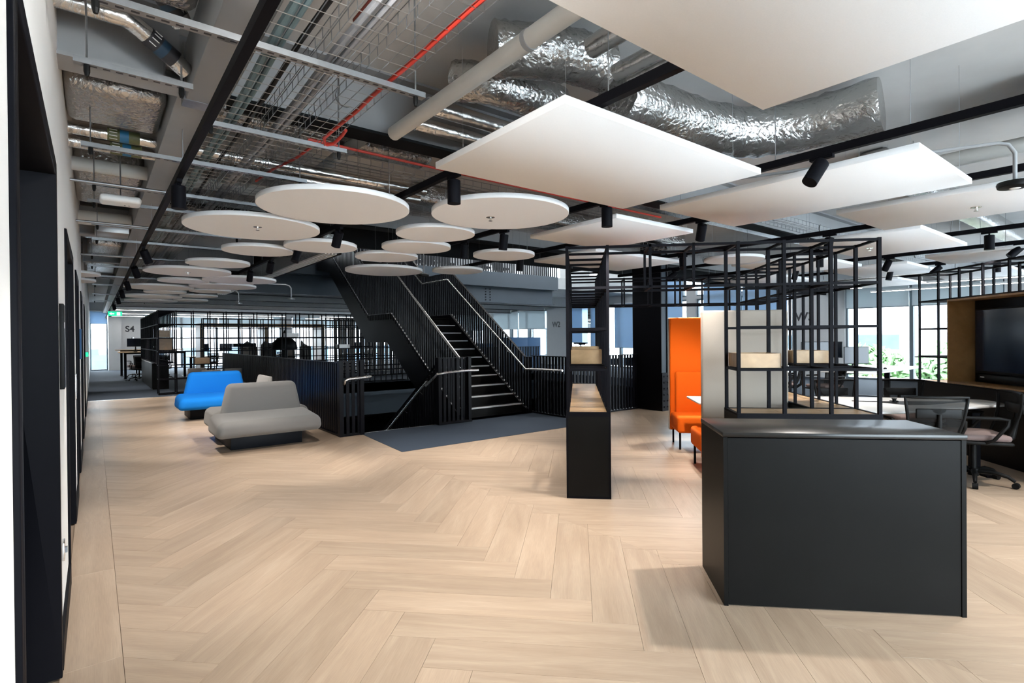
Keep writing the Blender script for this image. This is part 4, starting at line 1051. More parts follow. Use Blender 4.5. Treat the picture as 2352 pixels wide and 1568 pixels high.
def balustrade(label, p0, p1, h=1.10, pitch=0.088, extra=None, base=0.0, joined=False):
    p0 = Vector((p0[0], p0[1], base)); p1 = Vector((p1[0], p1[1], base)); d = p1 - p0; L_ = d.length
    t = thing('balustrade', label, 'balustrade', p0, math.atan2(d.y, d.x), 'black slatted balustrades')
    n = int(L_ / pitch)
    if joined:
        q = MB()
        for k in range(n + 1): q.box(k * pitch - 0.024, k * pitch + 0.024, -0.01, 0.01, 0.03, h)
        q.build('slats', 'rail', t)['kind'] = 'stuff'
    else:
        for k in range(n + 1):
            bar('slat', 'rail', t, k * pitch - 0.024, k * pitch + 0.024, -0.01, 0.01, 0.03, h)
    bar('top_rail', 'rail', t, -0.02, L_ + 0.02, -0.025, 0.025, h, h + 0.014)
    bar('bottom_rail', 'rail', t, -0.02, L_ + 0.02, -0.035, 0.035, 0.002, 0.03)
    k = 0.4
    while k < L_ and not joined:
        for zz in (0.25, 0.95):
            MB().lathe([(0.008, 0), (0.006, 0.004)], 8).build('bolt', 'chrome', t, loc=(k, -0.021, zz)).rotation_euler = (math.pi / 2, 0, 0)
        k += 1.6
    return t
bl_ = balustrade('long black balustrade beside the sofas on the left of the stair void', (2.92, 7.93), (2.92, 17.18))
# solid backing sheet behind the slats, as in the photo
MB().box(0.0, 9.24, -0.016, -0.012, 0.03, 1.10).build('backing_sheet', 'rail', bl_)
b2 = balustrade('short return of black balustrade with steel handrail end', (2.93, 7.90), (3.24, 7.90), 1.12)
MB().tube([(0.02, -0.02, 0.78), (0.02, -0.08, 0.80), (0.02, -0.10, 0.84), (0.06, -0.105, 0.865), (0.42, -0.105, 0.885)], 0.022, 12).build('handrail', 'chrome', b2, smooth=True)
b3 = balustrade('black slatted newel screen between the two stair flights', (4.62, 7.90), (5.18, 7.90), 1.12)
MB().tube([(0.70, -0.13, 0.90), (0.40, -0.13, 0.90), (0.08, -0.13, 0.885), (-0.08, -0.06, 0.86), (-0.08, 0.34, 0.64)], 0.022, 12).build('handrail', 'chrome', b3, smooth=True)
bar('end_post', 'rail', b3, 0.54, 0.60, -0.06, 0.06, 0.0, 1.14); bar('end_post', 'rail', b3, -0.06, 0.0, -0.06, 0.06, 0.0, 1.14)
bar('kick_plate', 'rail', b3, -0.06, 0.60, -0.07, 0.07, 0.0, 0.04)
bar('end_post', 'rail', b2, -0.05, 0.0, -0.05, 0.05, 0.0, 1.14); bar('end_post', 'rail', b2, 0.27, 0.33, -0.05, 0.05, 0.0, 1.14)
b4 = balustrade('black balustrade running from the stair foot towards the tall shelf', (6.78, 7.08), (6.78, 8.02))
MB().tube([(0.0, 0.09, 0.86), (0.94, 0.09, 0.86)], 0.02, 10).build('handrail', 'chrome', b4, smooth=True)
balustrade('black balustrade behind the tall shelf up to the steel column', (6.80, 7.06), (15.0, 7.06))
balustrade('distant black balustrade across the stair void', (8.86, 17.28), (15.0, 17.28), joined=True)
cl = thing('steel_column', 'massive black steel column right of the tall shelf', 'column', (8.88, 6.82, 0))
MB().box(-0.11, -0.08, -0.35, 0.35, 0, 3.45).box(0.08, 0.11, -0.35, 0.35, 0, 3.45).build('flange', 'rail', cl)
MB().box(-0.08, 0.08, -0.33, -0.31, 0, 3.45).box(-0.08, 0.08, 0.31, 0.33, 0, 3.45).build('web', 'navy', cl)
MB().box(-0.12, 0.12, -0.38, -0.351, 0.0, 0.75).build('splice_plate', 'rail', cl)
for r_ in range(6):
    for c_ in range(2):
        MB().lathe([(0.018, 0), (0.018, 0.014)], 6).build('bolt', 'rail', cl, loc=(-0.06 + c_ * 0.12, -0.38, 0.08 + r_ * 0.12)).rotation_euler = (math.pi / 2, 0, 0)


# ================================================================== LATTICE FRAMES
MOD = 0.385
LV = (1.16, 1.53, 1.90, 2.265)
T = 0.022
def post(t, x, y, z0, z1, m='black', w=T):
    bar('post', m, t, x - w / 2, x + w / 2, y - w / 2, y + w / 2, z0, z1)
def rx(t, x0, x1, y, z, m='black', w=T):
    bar('cross_bar', m, t, x0 + w / 2, x1 - w / 2, y - w / 2, y + w / 2, z - w / 2, z + w / 2)
def ry(t, x, y0, y1, z, m='black', w=T):
    bar('side_bar', m, t, x - w / 2, x + w / 2, y0, y1, z - w / 2, z + w / 2)
# local frame: x = v, y = u, origin on the floor below the viewer
LF = thing('lattice_frame', 'black open lattice shelving frame enclosing the orange booth', 'shelving', (0, 0, 0), RZ45)
UA, UB = 4.885, 4.885 + 8 * MOD
VA, VB = -0.09, 0.272
VC = (1.395, 1.775, 2.155, 2.54)
BZ = 0.78
U = [UA + MOD * k for k in range(9)]
for k in range(9):                                   # tall shelf on the left
    for v in (VA, VB): post(LF, v, U[k], BZ, 2.28, w=0.026)
    for z in LV: rx(LF, VA, VB, U[k], z)
for v in (VA, VB):
    for z in LV: ry(LF, v, UA, UB, z)
for k in range(2):                                   # front block on the right
    for v in VC: post(LF, v, U[k], BZ, 2.28, w=0.028)
    for i in range(3):
        for z in LV: rx(LF, VC[i], VC[i + 1], U[k], z)
for v in VC:
    for z in (LV[0], LV[2], LV[3]): ry(LF, v, U[0], U[1], z)
for k in range(2, 9):                                # wing running away
    for v in VC[2:]: post(LF, v, U[k], BZ, 2.28, w=0.024)
    for z in LV: rx(LF, VC[2], VC[3], U[k], z)
for v in VC[2:]:
    for z in LV: ry(LF, v, U[1], UB, z)
HV = [VB + (VC[0] - VB) * k / 3 for k in range(4)]
for k in range(2):                                   # front header
    for v in HV[1:3]: post(LF, v, U[k], 1.9, 2.28)
    for z in (1.90, 2.265): rx(LF, HV[0], HV[3], U[k], z)
for v in HV[1:3]:
    for z in (1.90, 2.265): ry(LF, v, U[0], U[1], z)
HB = [VB + (VC[2] - VB) * k / 5 for k in range(6)]
for k in (7, 8):                                     # back header
    for v in HB[1:5]: post(LF, v, U[k], 1.9, 2.28)
    for z in (1.90, 2.265): rx(LF, HB[0], HB[5], U[k], z)
for v in HB[1:5]:
    for z in (1.90, 2.265): ry(LF, v, U[7], U[8], z)

def base_cab(label, v0, v1, u0, u1, h=BZ, boards=True, alongv=False, group='black base cabinets'):
    t = thing('base_cabinet', label, 'cabinet', uv(u0, v0), RZ45, group)
    W_, D_ = v1 - v0, u1 - u0
    MB().box(0.012, W_ - 0.012, 0.012, D_ - 0.012, 0.0, h - 0.022).build('carcass', 'blackpanel', t)
    MB().box(0.0, W_, 0.0, 0.012, 0.0, 0.02).box(0.0, W_, 0.0, 0.012, h - 0.04, h - 0.018).box(0, 0.02, 0, 0.012, 0.02, h - 0.04).box(W_ - 0.02, W_, 0, 0.012, 0.02, h - 0.04).build('front_trim', 'black', t)
    MB().box(0.02, W_ - 0.02, 0.002, 0.012, 0.02, h - 0.04).build('front_panel', 'blackpanel', t)
    MB().box(0.0, 0.012, 0.012, D_, 0.0, h - 0.018).build('side_panel', 'blackpanel', t); MB().box(W_ - 0.012, W_, 0.012, D_, 0.0, h - 0.018).build('side_panel', 'blackpanel', t)
    rim = MB().box(0, W_, 0, 0.03, h - 0.018, h).box(0, W_, D_ - 0.03, D_, h - 0.018, h).box(0, 0.03, 0.03, D_ - 0.03, h - 0.018, h).box(W_ - 0.03, W_, 0.03, D_ - 0.03, h - 0.018, h)
    rim.build('rim', 'black', t)
    n = max(1, round((W_ if alongv else D_) / MOD))
    for k in range(n):
        if alongv: a, b = 0.03 + (W_ - 0.06) * k / n, 0.03 + (W_ - 0.06) * (k + 1) / n; q = MB().box(a + 0.002, b - 0.002, 0.032, D_ - 0.032, h - 0.018, h - 0.004)
        else: a, b = 0.03 + (D_ - 0.06) * k / n, 0.03 + (D_ - 0.06) * (k + 1) / n; q = MB().box(0.032, W_ - 0.032, a + 0.002, b - 0.002, h - 0.018, h - 0.004)
        q.build('oak_board', 'oak', t)
    return t
base_cab('narrow black cabinet under the tall lattice shelf', VA - 0.018, VB + 0.018, UA - 0.018, UB + 0.02)
base_cab('black cabinet with oak top under the right lattice block', VC[0] - 0.018, VC[3] + 0.018, UA - 0.018, U[1] + 0.018, alongv=True)
base_cab('black cabinet with oak top under the receding lattice wing', VC[2] - 0.018, VC[3] + 0.018, U[1] + 0.02, UB + 0.02)
def planter(label, v0, v1, u0, u1, z, h, name='oak_box', g='oak boxes in the lattice'):
    t = thing(name, label, 'box', uv(u0, v0, z), RZ45, g)
    W_, D_ = v1 - v0, u1 - u0; e = 0.012
    MB().box(0, W_, 0, e, 0, h).build('front_panel', 'oak', t); MB().box(0, W_, D_ - e, D_, 0, h).build('back_panel', 'oak', t)
    MB().box(0, e, e, D_ - e, 0, h).build('side_panel', 'oak', t); MB().box(W_ - e, W_, e, D_ - e, 0, h).build('side_panel', 'oak', t)
    MB().box(e, W_ - e, e, D_ - e, 0, e).build('bottom_panel', 'oak', t)
planter('oak box on the shelf bars at the left of the right lattice block', VC[0] + 0.016, VC[1] - 0.02, U[0] + 0.016, U[1] - 0.016, LV[0] + 0.016, 0.125)
planter('oak box further back in the receding lattice wing', VC[2] + 0.02, VC[3] - 0.02, U[2] + 0.1, U[3] + 0.05, LV[0] + 0.016, 0.125)
planter('oak box lying across the tall left shelf', VA + 0.02, VB - 0.02, U[2] + 0.05, U[3] + 0.02, LV[0] + 0.016, 0.15)
planter('second oak box behind the first in the tall left shelf', VA + 0.02, VB - 0.02, U[4] + 0.02, U[5], LV[0] + 0.016, 0.17)
o = MB().box(0, 0.30, 0, 0.06, 0, 0.10).build('archive_box', 'whitep', None, loc=uv(U[4] + 0.05, VC[2] + 0.04, LV[0] + 0.016), rz=RZ45, bevel=0.01); tag(o, 'small white rounded box standing behind the oak box', 'box')

# foreground console
cs = thing('console', 'big matt black console cabinet in the right foreground', 'cabinet', uv(2.998, 0.775), RZ45)
CW, CD, CH = 1.195, 0.51, 0.936
MB().box(-0.004, CW + 0.004, -0.004, CD, CH - 0.025, CH).build('top', 'consoletop', cs, bevel=0.0015, bseg=1)
MB().box(0.0, 0.022, 0.0, CD, 0, CH - 0.027).build('side_panel', 'blackpanel', cs); MB().box(CW - 0.022, CW, 0.0, CD, 0, CH - 0.027).build('side_panel', 'blackpanel', cs)
MB().box(0.024, CW - 0.024, 0.004, 0.026, 0.006, CH - 0.031).build('front_panel', 'blackpanel', cs)
MB().box(0.022, CW - 0.022, CD - 0.02, CD, 0, CH - 0.027).build('back_panel', 'blackpanel', cs)
MB().box(0.03, CW - 0.03, 0.03, CD - 0.03, 0.0, 0.03).build('bottom_panel', 'blackpanel', cs)

# screen wall on the right
TV0, TV1 = 4.655, 5.04
TF = thing('lattice_frame', 'black open lattice around and above the wall screen', 'shelving', (0, 0, 0), RZ45)
UT = [UB + 0.0 - MOD * k for k in range(9)]
BT = 0.84
for k, u in enumerate(UT):
    low = BT if (k < 3 or k > 7) else 1.90
    for v in (TV0, TV1): post(TF, v, u, low, 2.28)
    for z in ((LV[0], LV[1], LV[2], LV[3]) if low < 1 else (LV[2], LV[3])): rx(TF, TV0, TV1, u, z)
for v in (TV0, TV1):
    for z in (LV[2], LV[3]): ry(TF, v, UT[-1], UT[0], z)
    for z in (LV[0], LV[1]): ry(TF, v, UT[2], UT[0], z)
base_cab('long black cabinet below the wall screen', TV0 - 0.018, TV1 + 0.018, UT[-1] - 0.018, UB + 0.018, BT)
tv = thing('screen_unit', 'oak framed recess with a large dark wall screen', 'screen', uv(5.10, 4.48, 0.0), RZ45)
D0, D1, Z0, Z1, TL = 0.0, 0.42, 0.862, 1.878, 2.04
for (y0, y1, z0, z1) in ((0, TL, Z0, Z0 + 0.02), (0, TL, Z1 - 0.02, Z1), (0, 0.02, Z0 + 0.02, Z1 - 0.02), (TL - 0.02, TL, Z0 + 0.02, Z1 - 0.02)):
    MB().box(D0, D1, y0, y1, z0, z1).build('oak_surround', 'oakdark', tv)
MB().box(0.30, 0.34, 0.02, TL - 0.02, Z0 + 0.02, Z1 - 0.02).build('back_panel', 'blackpanel', tv)
sc = MB().box(0.20, 0.25, 0.17, 1.87, Z0 + 0.14, Z1 - 0.13).build('screen', 'plastic', tv, bevel=0.004)
MB().box(0.196, 0.2, 0.19, 1.85, Z0 + 0.165, Z1 - 0.145).build('display', 'screen', sc)
MB().box(0.25, 0.30, 0.6, 1.4, 1.2, 1.5).build('bracket', 'plastic', tv)
MB().box(0.18, 0.27, 0.25, 1.79, Z0 + 0.055, Z0 + 0.125).build('sound_bar', 'plastic', tv, bevel=0.006)
MB().box(0.176, 0.18, 1.70, 1.76, Z0 + 0.09, Z0 + 0.10).build('indicator', 'whitep', tv)
MB().box(0.19, 0.26, 0.85, 1.12, Z1 - 0.105, Z1 - 0.06).build('camera_bar', 'plastic', tv, bevel=0.01)

# ================================================================== MEETING TABLE AND SWIVEL CHAIRS
def round_poly(pts, r=0.12, n=5):
    out = []
    k = len(pts)
    for i in range(k):
        p0, p1, p2 = Vector((*pts[i - 1], 0)), Vector((*pts[i], 0)), Vector((*pts[(i + 1) % k], 0))
        a = p1 + (p0 - p1).normalized() * r; b = p1 + (p2 - p1).normalized() * r
        for j in range(n + 1):
            s_ = j / n
            q = (1 - s_) ** 2 * a + 2 * s_ * (1 - s_) * p1 + s_ ** 2 * b
            out.append((q.x, q.y))
    return out
mt = thing('meeting_table', 'white boat shaped meeting table with dark centre panel', 'table', uv(0, 0), RZ45)
tp = round_poly([(2.66, 5.46), (2.98, 5.44), (4.42, 6.10), (4.46, 6.52), (2.98, 6.78), (2.66, 6.76)], 0.12)
MB().prism(tp, 0.705, 0.73).build('table_top', 'white', mt, bevel=0.004, bseg=1)
MB().prism([(3.35, 5.98), (3.55, 5.98), (4.18, 6.30), (3.45, 6.30), (3.2, 6.2)], 0.7302, 0.7325).build('centre_panel', 'blackpanel', mt)
for (x, y) in ((2.85, 5.75), (2.85, 6.5), (4.15, 6.2)):
    MB().box(x - 0.04, x + 0.04, y - 0.03, y + 0.03, 0.02, 0.705).build('leg', 'black', mt)
    MB().box(x - 0.05, x + 0.05, y - 0.25, y + 0.25, 0.0, 0.02).build('foot', 'black', mt)
for k, (x, y) in enumerate(((3.38, 6.22), (4.10, 6.27))):
    MB().lathe([(0.018, 0), (0.018, 0.03), (0.024, 0.03), (0.024, 0.04)], 12, (x, y, 0.7325)).build('cable_port', 'plastic', mt, smooth=True)
cable('cable', 'dark cable looped on the white meeting table', [Vector(uv(u, v, 0.7362)) for u, v in ((6.28, 2.98), (6.22, 3.10), (6.20, 3.3), (6.22, 3.42), (6.28, 3.45), (6.31, 3.38))], 0.005, 'plastic', 6)

def swivel_chair():
    t = thing('swivel_chair', 'x', 'chair', (0, 0, 0), 0, 'black mesh swivel chairs')
    # faces +y
    q = MB().box(-0.24, 0.24, -0.22, 0.24, 0.44, 0.50)
    q.build('seat_pad', 'seatpad', t, bevel=0.028, bseg=4)
    MB().box(-0.25, 0.25, -0.23, 0.25, 0.405, 0.438).build('seat_shell', 'plastic', t, bevel=0.015, bseg=3)
    # curved mesh back: trapezoid, wider at top, leaning back
    N_, K_ = 12, 10
    vs = []; fs = []
    for j in range(K_ + 1):
        f = j / K_
        z = 0.47 + 0.42 * f
        hw = 0.19 + 0.06 * f
        yb = -0.24 - 0.09 * f - 0.03 * math.sin(f * math.pi) + (0.02 if f > 0.95 else 0)
        for i in range(N_ + 1):
            a = -1 + 2 * i / N_
            vs.append((a * hw, yb + 0.05 * a * a, z))
    for j in range(K_):
        for i in range(N_):
            fs.append((j * (N_ + 1) + i, j * (N_ + 1) + i + 1, (j + 1) * (N_ + 1) + i + 1, (j + 1) * (N_ + 1) + i))
    bm_ = MB(); bm_.add(vs, fs)
    bk_ = bm_.build('back_mesh', 'mesh', t, smooth=True)
    def P(a, f): 
        z = 0.47 + 0.42 * f; hw = 0.19 + 0.06 * f; yb = -0.24 - 0.09 * f - 0.03 * math.sin(f * math.pi)
        return (a * hw, yb + 0.05 * a * a, z)
    loop = [P(-1, f / 8) for f in range(9)] + [P(a / 5, 1) for a in range(-4, 5)] + [P(1, 1 - f / 8) for f in range(9)]
    MB().tube(loop, 0.014, 8).build('back_frame', 'plastic', t, smooth=True)
    MB().box(-0.18, 0.18, -0.325, -0.305, 0.70, 0.79).build('lumbar_panel', 'plastic', t, bevel=0.008)
    MB().tube([(0, -0.05, 0.40), (0, -0.22, 0.40), (0, -0.30, 0.46), (0, -0.325, 0.60), (0, -0.33, 0.74)], [0.03, 0.03, 0.028, 0.022, 0.018], 10).build('back_spine', 'plastic', t, smooth=True)
    for s in (-1, 1):
        MB().tube([(s * 0.24, -0.02, 0.43), (s * 0.285, -0.06, 0.46), (s * 0.29, -0.16, 0.60), (s * 0.285, -0.17, 0.655), (s * 0.28, -0.10, 0.665), (s * 0.275, 0.16, 0.665)], [0.016, 0.016, 0.016, 0.018, 0.018, 0.014], 8).build('armrest', 'plastic', t, smooth=True)
    MB().cyl((0, 0, 0.10), (0, 0, 0.41), 0.028, 14).cyl((0, 0, 0.07), (0, 0, 0.14), 0.045, 14).build('gas_column', 'plastic', t, smooth=True)
    for k in range(5):
        a = 2 * math.pi * k / 5 + 0.35
        c, s = math.cos(a), math.sin(a)
        lg = MB().tube([(0.02 * c, 0.02 * s, 0.115), (0.15 * c, 0.15 * s, 0.125), (0.26 * c, 0.26 * s, 0.10), (0.31 * c, 0.31 * s, 0.065)], [0.026, 0.022, 0.018, 0.015], 8).build('base_leg', 'plastic', t, smooth=True)
        cx, cy = 0.315 * c, 0.315 * s
        n = Vector((-s, c, 0))
        MB().cyl(Vector((cx, cy, 0.028)) - n * 0.022, Vector((cx, cy, 0.028)) + n * 0.022, 0.028, 14).build('caster', 'plastic', lg, smooth=True)
    return t
ch0 = swivel_chair()
FIRST = [True]
def place_chair(loc, rz, label):
    c = ch0 if FIRST[0] else copy_tree(ch0)
    FIRST[0] = False
    c.location = loc; c.rotation_euler = (0, 0, rz); c['label'] = label
    return c
A0 = -math.pi / 4       # facing away along the diagonal
place_chair(uv(5.52, 3.22), A0 - 0.08, 'black mesh chair with its back to us at the meeting table')
place_chair(uv(5.78, 3.86), A0 + 1.30, 'black mesh chair with dusky seat turned sideways at the right edge')
place_chair(uv(6.90, 3.22), A0 + math.pi + 0.05, 'black mesh chair on the far side of the table, left one')
place_chair(uv(6.95, 3.98), A0 + math.pi - 0.1, 'black mesh chair on the far side of the table, right one')

# ================================================================== ORANGE BOOTH
def booth_half(label, u_back, sgn, v0=1.275, v1=2.10):
    """sgn +1: seat extends to larger u (near half); -1: towards the viewer (far half)"""
    t = thing('booth_sofa', label, 'sofa', uv(u_back, v0), RZ45, 'high backed booth halves')
    W_ = v1 - v0
    H = 1.722
    def yb(a, b): return (min(a * sgn, b * sgn), max(a * sgn, b * sgn))
    a, b = yb(0, 0.055); MB().box(0, W_, a, b, 0.16, H).build('outer_back', 'beige', t, bevel=0.02, bseg=3)
    a, b = yb(0.058, 0.115); MB().box(0.01, W_ - 0.01, a, b, 0.17, H - 0.004).build('inner_back', 'orange', t, bevel=0.02, bseg=3)
    a, b = yb(0.118, 0.19); MB().box(0.07, W_ - 0.01, a, b, 0.40, 0.98).build('back_cushion', 'orange', t, bevel=0.03, bseg=4)
    a, b = yb(0.12, 0.66); MB().box(0.01, W_ - 0.01, a, b, 0.215, 0.43).build('seat', 'orange', t, bevel=0.04, bseg=4)
    MB().box(W_ - 0.06, W_ + 0.030, *yb(0.0, 0.62), 0.16, H).build('side_panel', 'beige', t, bevel=0.03, bseg=3)
    for x in (0.05, W_ - 0.08):
        for y in (0.10, 0.60):
            MB().cyl((x, y * sgn, 0.0), (x, y * sgn, 0.215), 0.013, 10).build('leg', 'black', t, smooth=True)
booth_half('high booth sofa with beige back to us and orange seat behind the console', 5.74, 1)
booth_half('high booth sofa showing its bright orange inside', 7.72, -1, 1.255, 2.10)
bt = thing('booth_table', 'small pale table between the orange booth seats', 'table', uv(6.15, 1.33), RZ45)
MB().box(0, 0.75, 0, 0.66, 0.70, 0.722).build('table_top', 'white', bt, bevel=0.003, bseg=1)
MB().cyl((0.4, 0.33, 0.02), (0.4, 0.33, 0.70), 0.035, 14).build('pedestal', 'black', bt, smooth=True)
MB().lathe([(0.25, 0), (0.25, 0.012), (0.04, 0.025)], 28, (0.4, 0.33, 0)).build('foot', 'black', bt, smooth=True)

# ================================================================== LOUNGE SOFAS
def lounge(label, x, y, m, rear=True, w=1.0):
    t = thing('lounge_sofa', label, 'sofa', (x, y, 0), 0, 'double sided lounge sofas')
    # local: centre of the front plinth edge at (0,0); front faces -y
    def blob(name, x0, x1, y0, y1, z0, z1, top_in=0.0, front_drop=0.0, bev=0.07):
        i_ = (x1 - x0) / 2 * top_in
        q = MB().box(x0, x1, y0, y1, z0, z1)
        q.v[4] = (x0 + i_, y0, z1 - front_drop); q.v[5] = (x1 - i_, y0, z1 - front_drop); q.v[6] = (x1 - i_, y1, z1); q.v[7] = (x0 + i_, y1, z1)
        return q.build(name, m, t, bevel=bev, bseg=7)
    blob('seat', -0.67, 0.67, -0.36, 0.34, 0.205, 0.475, 0.05, 0.06, 0.085)
    MB().box(-0.44, 0.48, 0.0, 0.60 + (0.55 if rear else 0.2), 0.0, 0.225).build('plinth', 'plinth', t, bevel=0.006)
    blob('backrest', -0.52, 0.58, 0.26, 0.44, 0.36, 0.86, 0.19, 0.0, 0.07)
    if rear:
        blob('rear_seat', -0.60, 0.74, 0.42, 1.20, 0.205, 0.475, 0.05, 0.0, 0.085)
    return t
lounge('double sided grey sofa in front of the black balustrade', 1.86, 7.88, 'grey')
lounge('bright blue sofa behind the grey one', 1.84, 11.46, 'blue', rear=False)
t = thing('lounge_sofa', 'grey sofa end peeking out behind the grey sofa back', 'sofa', (2.30, 9.75, 0), 0, 'double sided lounge sofas')
MB().box(-0.12, 0.30, -0.5, 0.5, 0.22, 0.46).build('seat', 'grey', t, bevel=0.06, bseg=4)
q = MB(); q.add([(-0.14, -0.45, 0.40), (0.0, -0.45, 0.40), (0.0, 0.45, 0.40), (-0.14, 0.45, 0.40), (-0.03, -0.38, 0.86), (0.02, -0.38, 0.86), (0.02, 0.38, 0.86), (-0.03, 0.38, 0.86)], [(0, 3, 2, 1), (4, 5, 6, 7), (0, 1, 5, 4), (1, 2, 6, 5), (2, 3, 7, 6), (3, 0, 4, 7)])
q.build('backrest', 'grey', t, bevel=0.022, bseg=3)
MB().box(-0.02, 0.25, -0.35, 0.35, 0, 0.23).build('plinth', 'plinth', t)

# ================================================================== FAR LEFT: LATTICE SHELVING BEYOND THE VOID
def far_lattice(label, loc, rz, nx, mod, depth, levels, skip_back=False, z0=0.0):
    t = thing('lattice_frame', label, 'shelving', loc, rz)
    L_ = nx * mod
    for yy in ((0,) if skip_back else (0, depth)):
        for k in range(nx + 1): post(t, k * mod, yy, z0, 2.30, w=0.028)
        for z in levels: rx(t, 0, L_, yy, z, w=0.026)
    if not skip_back:
        for k in range(nx + 1):
            for z in levels: ry(t, k * mod, 0, depth, z, w=0.024)
    return t
LVF = (0.02, 0.42, 0.80, 1.17, 1.54, 1.92, 2.28)
far_lattice('black lattice shelving across the far edge of the stair void', (1.39, 17.24, 0), 0, 18, 0.41, 0.40, LVF)
far_lattice('black lattice shelving receding along the corridor carpet', (1.80, 17.70, 0), math.pi / 2, 15, 0.41, 0.41, (0.84, 1.20, 1.55, 1.92, 2.28), z0=0.818)
far_lattice('second black lattice screen deeper in the office', (3.2, 22.5, 0), 0, 16, 0.41, 0.40, LVF)
far_lattice('third black lattice screen behind the staircase stringer', (7.0, 20.0, 0), 0.12, 14, 0.37, 0.37, LVF)
cb_ = thing('base_cabinet', 'low dark cabinet under the corridor lattice', 'cabinet', (1.40, 19.4, 0), 0, 'black base cabinets')
MB().box(0, 0.42, 0, 4.4, 0.0, 0.795).build('carcass', 'blackpanel', cb_)
MB().box(-0.02, 0.44, -0.02, 4.42, 0.795, 0.815).build('top', 'white', cb_)
for k in range(4): MB().box(-0.012, 0.0, k * 1.1 + 0.01, k * 1.1 + 1.09, 0.04, 0.78).build('door', 'blackpanel', cb_)
def wbox(name, m, lab, x0, x1, y0, y1, z0, z1, cat='box'):
    o = MB().box(0, x1 - x0, 0, y1 - y0, 0, z1 - z0).build(name, m, None, loc=(x0, y0, z0), bevel=0.004, bseg=1); return tag(o, lab, cat)
def openbox(lab, m, x0, y0, w, d, h, z):
    t = thing('oak_box', lab, 'box', (x0, y0, z), 0, 'boxes in the far lattice')
    e = 0.012
    MB().box(0, w, 0, e, 0, h).build('front_panel', m, t); MB().box(0, w, d - e, d, 0, h).build('back_panel', m, t)
    MB().box(0, e, e, d - e, 0, h).build('side_panel', m, t); MB().box(w - e, w, e, d - e, 0, h).build('side_panel', m, t); MB().box(e, w - e, e, d - e, 0, e).build('bottom_panel', m, t)
openbox('pale oak box on the far lattice left of the balustrade end', 'oak', 2.24, 17.27, 0.37, 0.34, 0.17, 0.815)
openbox('white box high in the far lattice', 'white', 4.69, 17.27, 0.37, 0.34, 0.12, 1.555)
openbox('white box in the far lattice near the stair stringer', 'white', 6.33, 17.27, 0.37, 0.34, 0.12, 1.185)
openbox('dark box in the corridor lattice', 'oakdark', 1.45, 17.75, 0.30, 0.32, 0.34, 1.215)
openbox('tall oak box at the top of the corridor lattice', 'oak', 1.45, 18.2, 0.30, 0.32, 0.20, 1.57)
openbox('dark box deeper in the second lattice screen', 'plastic', 4.2, 22.55, 0.8, 0.3, 0.14, 1.215)
fn = thing('fin_wall', 'pale vertical timber fins behind the stair stringer', 'screen', (8.3, 23.2, 0))
for k in range(26): bar('fin', 'fin', fn, k * 0.2, k * 0.2 + 0.13, 0, 0.06, 0, 2.4)
bar('top_rail', 'fin', fn, 0, 5.2, 0.06, 0.12, 2.3, 2.4)
# dark portal frames and booths in the background
pf = thing('portal_frame', 'dark timber portal around a booth behind the lattice', 'booth', (3.5, 25.5, 0))
for (x0, x1, z0, z1) in ((0, 0.16, 0, 2.2), (2.5, 2.66, 0, 2.2), (5.0, 5.16, 0, 2.2), (0.16, 2.5, 2.05, 2.2), (2.66, 5.0, 2.05, 2.2)):
    MB().box(x0, x1, 0, 1.2, z0, z1).build('portal_board', 'oakdark', pf)
# high back chairs, dark dome lamp
def shell_chair(x, y, lab, m, rz):
    t = thing('lounge_chair', lab, 'chair', (x, y, 0), rz, 'pale shell chairs in the back office')
    vs = []; fs = []
    for j in range(9):
        f = j / 8
        for i in range(13):
            a = math.pi * (0.0 + i / 12)
            r = 0.36 - 0.05 * f
            top = 1.45 - 0.25 * abs(math.cos(a))
            vs.append((r * math.cos(a), r * math.sin(a), 0.35 + f * (top - 0.35)))
    for j in range(8):
        for i in range(12): fs.append((j * 13 + i, j * 13 + i + 1, (j + 1) * 13 + i + 1, (j + 1) * 13 + i))
    q = MB(); q.add(vs, fs); o = q.build('shell', m, t, smooth=True)
    md = o.modifiers.new('solid', 'SOLIDIFY'); md.thickness = 0.04
    MB().box(-0.27, 0.27, -0.25, 0.28, 0.36, 0.48).build('seat', m, t, bevel=0.04, bseg=3)
    for sx in (-0.2, 0.2):
        for sy in (-0.18, 0.2): MB().cyl((sx, sy, 0), (sx, sy, 0.37), 0.014, 8).build('leg', 'black', t)
for k, (x, y, m, lab) in enumerate(((5.0, 23.8, 'beige', 'pale high shell chair behind the lattice, leftmost'), (5.8, 23.9, 'grey', 'grey high shell chair behind the lattice, second from left'), (6.6, 23.8, 'beige', 'pale high shell chair behind the lattice, third from left'), (7.4, 23.9, 'grey', 'grey high shell chair beside the dark dome lamp'))):
    shell_chair(x, y, lab, m, 0.3 * k)
dl = thing('floor_lamp', 'dark dome topped floor lamp behind the balustrade', 'lamp', (5.15, 19.2, 0))
MB().lathe([(0.30, 0), (0.30, 0.02), (0.03, 0.05)], 28).build('base', 'plastic', dl, smooth=True)
MB().cyl((0, 0, 0.04), (0, 0, 1.25), 0.10, 16).build('pole', 'plastic', dl, smooth=True)
MB().lathe([(0.40, 1.15), (0.42, 1.18), (0.38, 1.38), (0.24, 1.52), (0.08, 1.58), (0.05, 1.70), (0.02, 1.80)], 32).build('lamp_shade', 'plastic', dl, smooth=True)
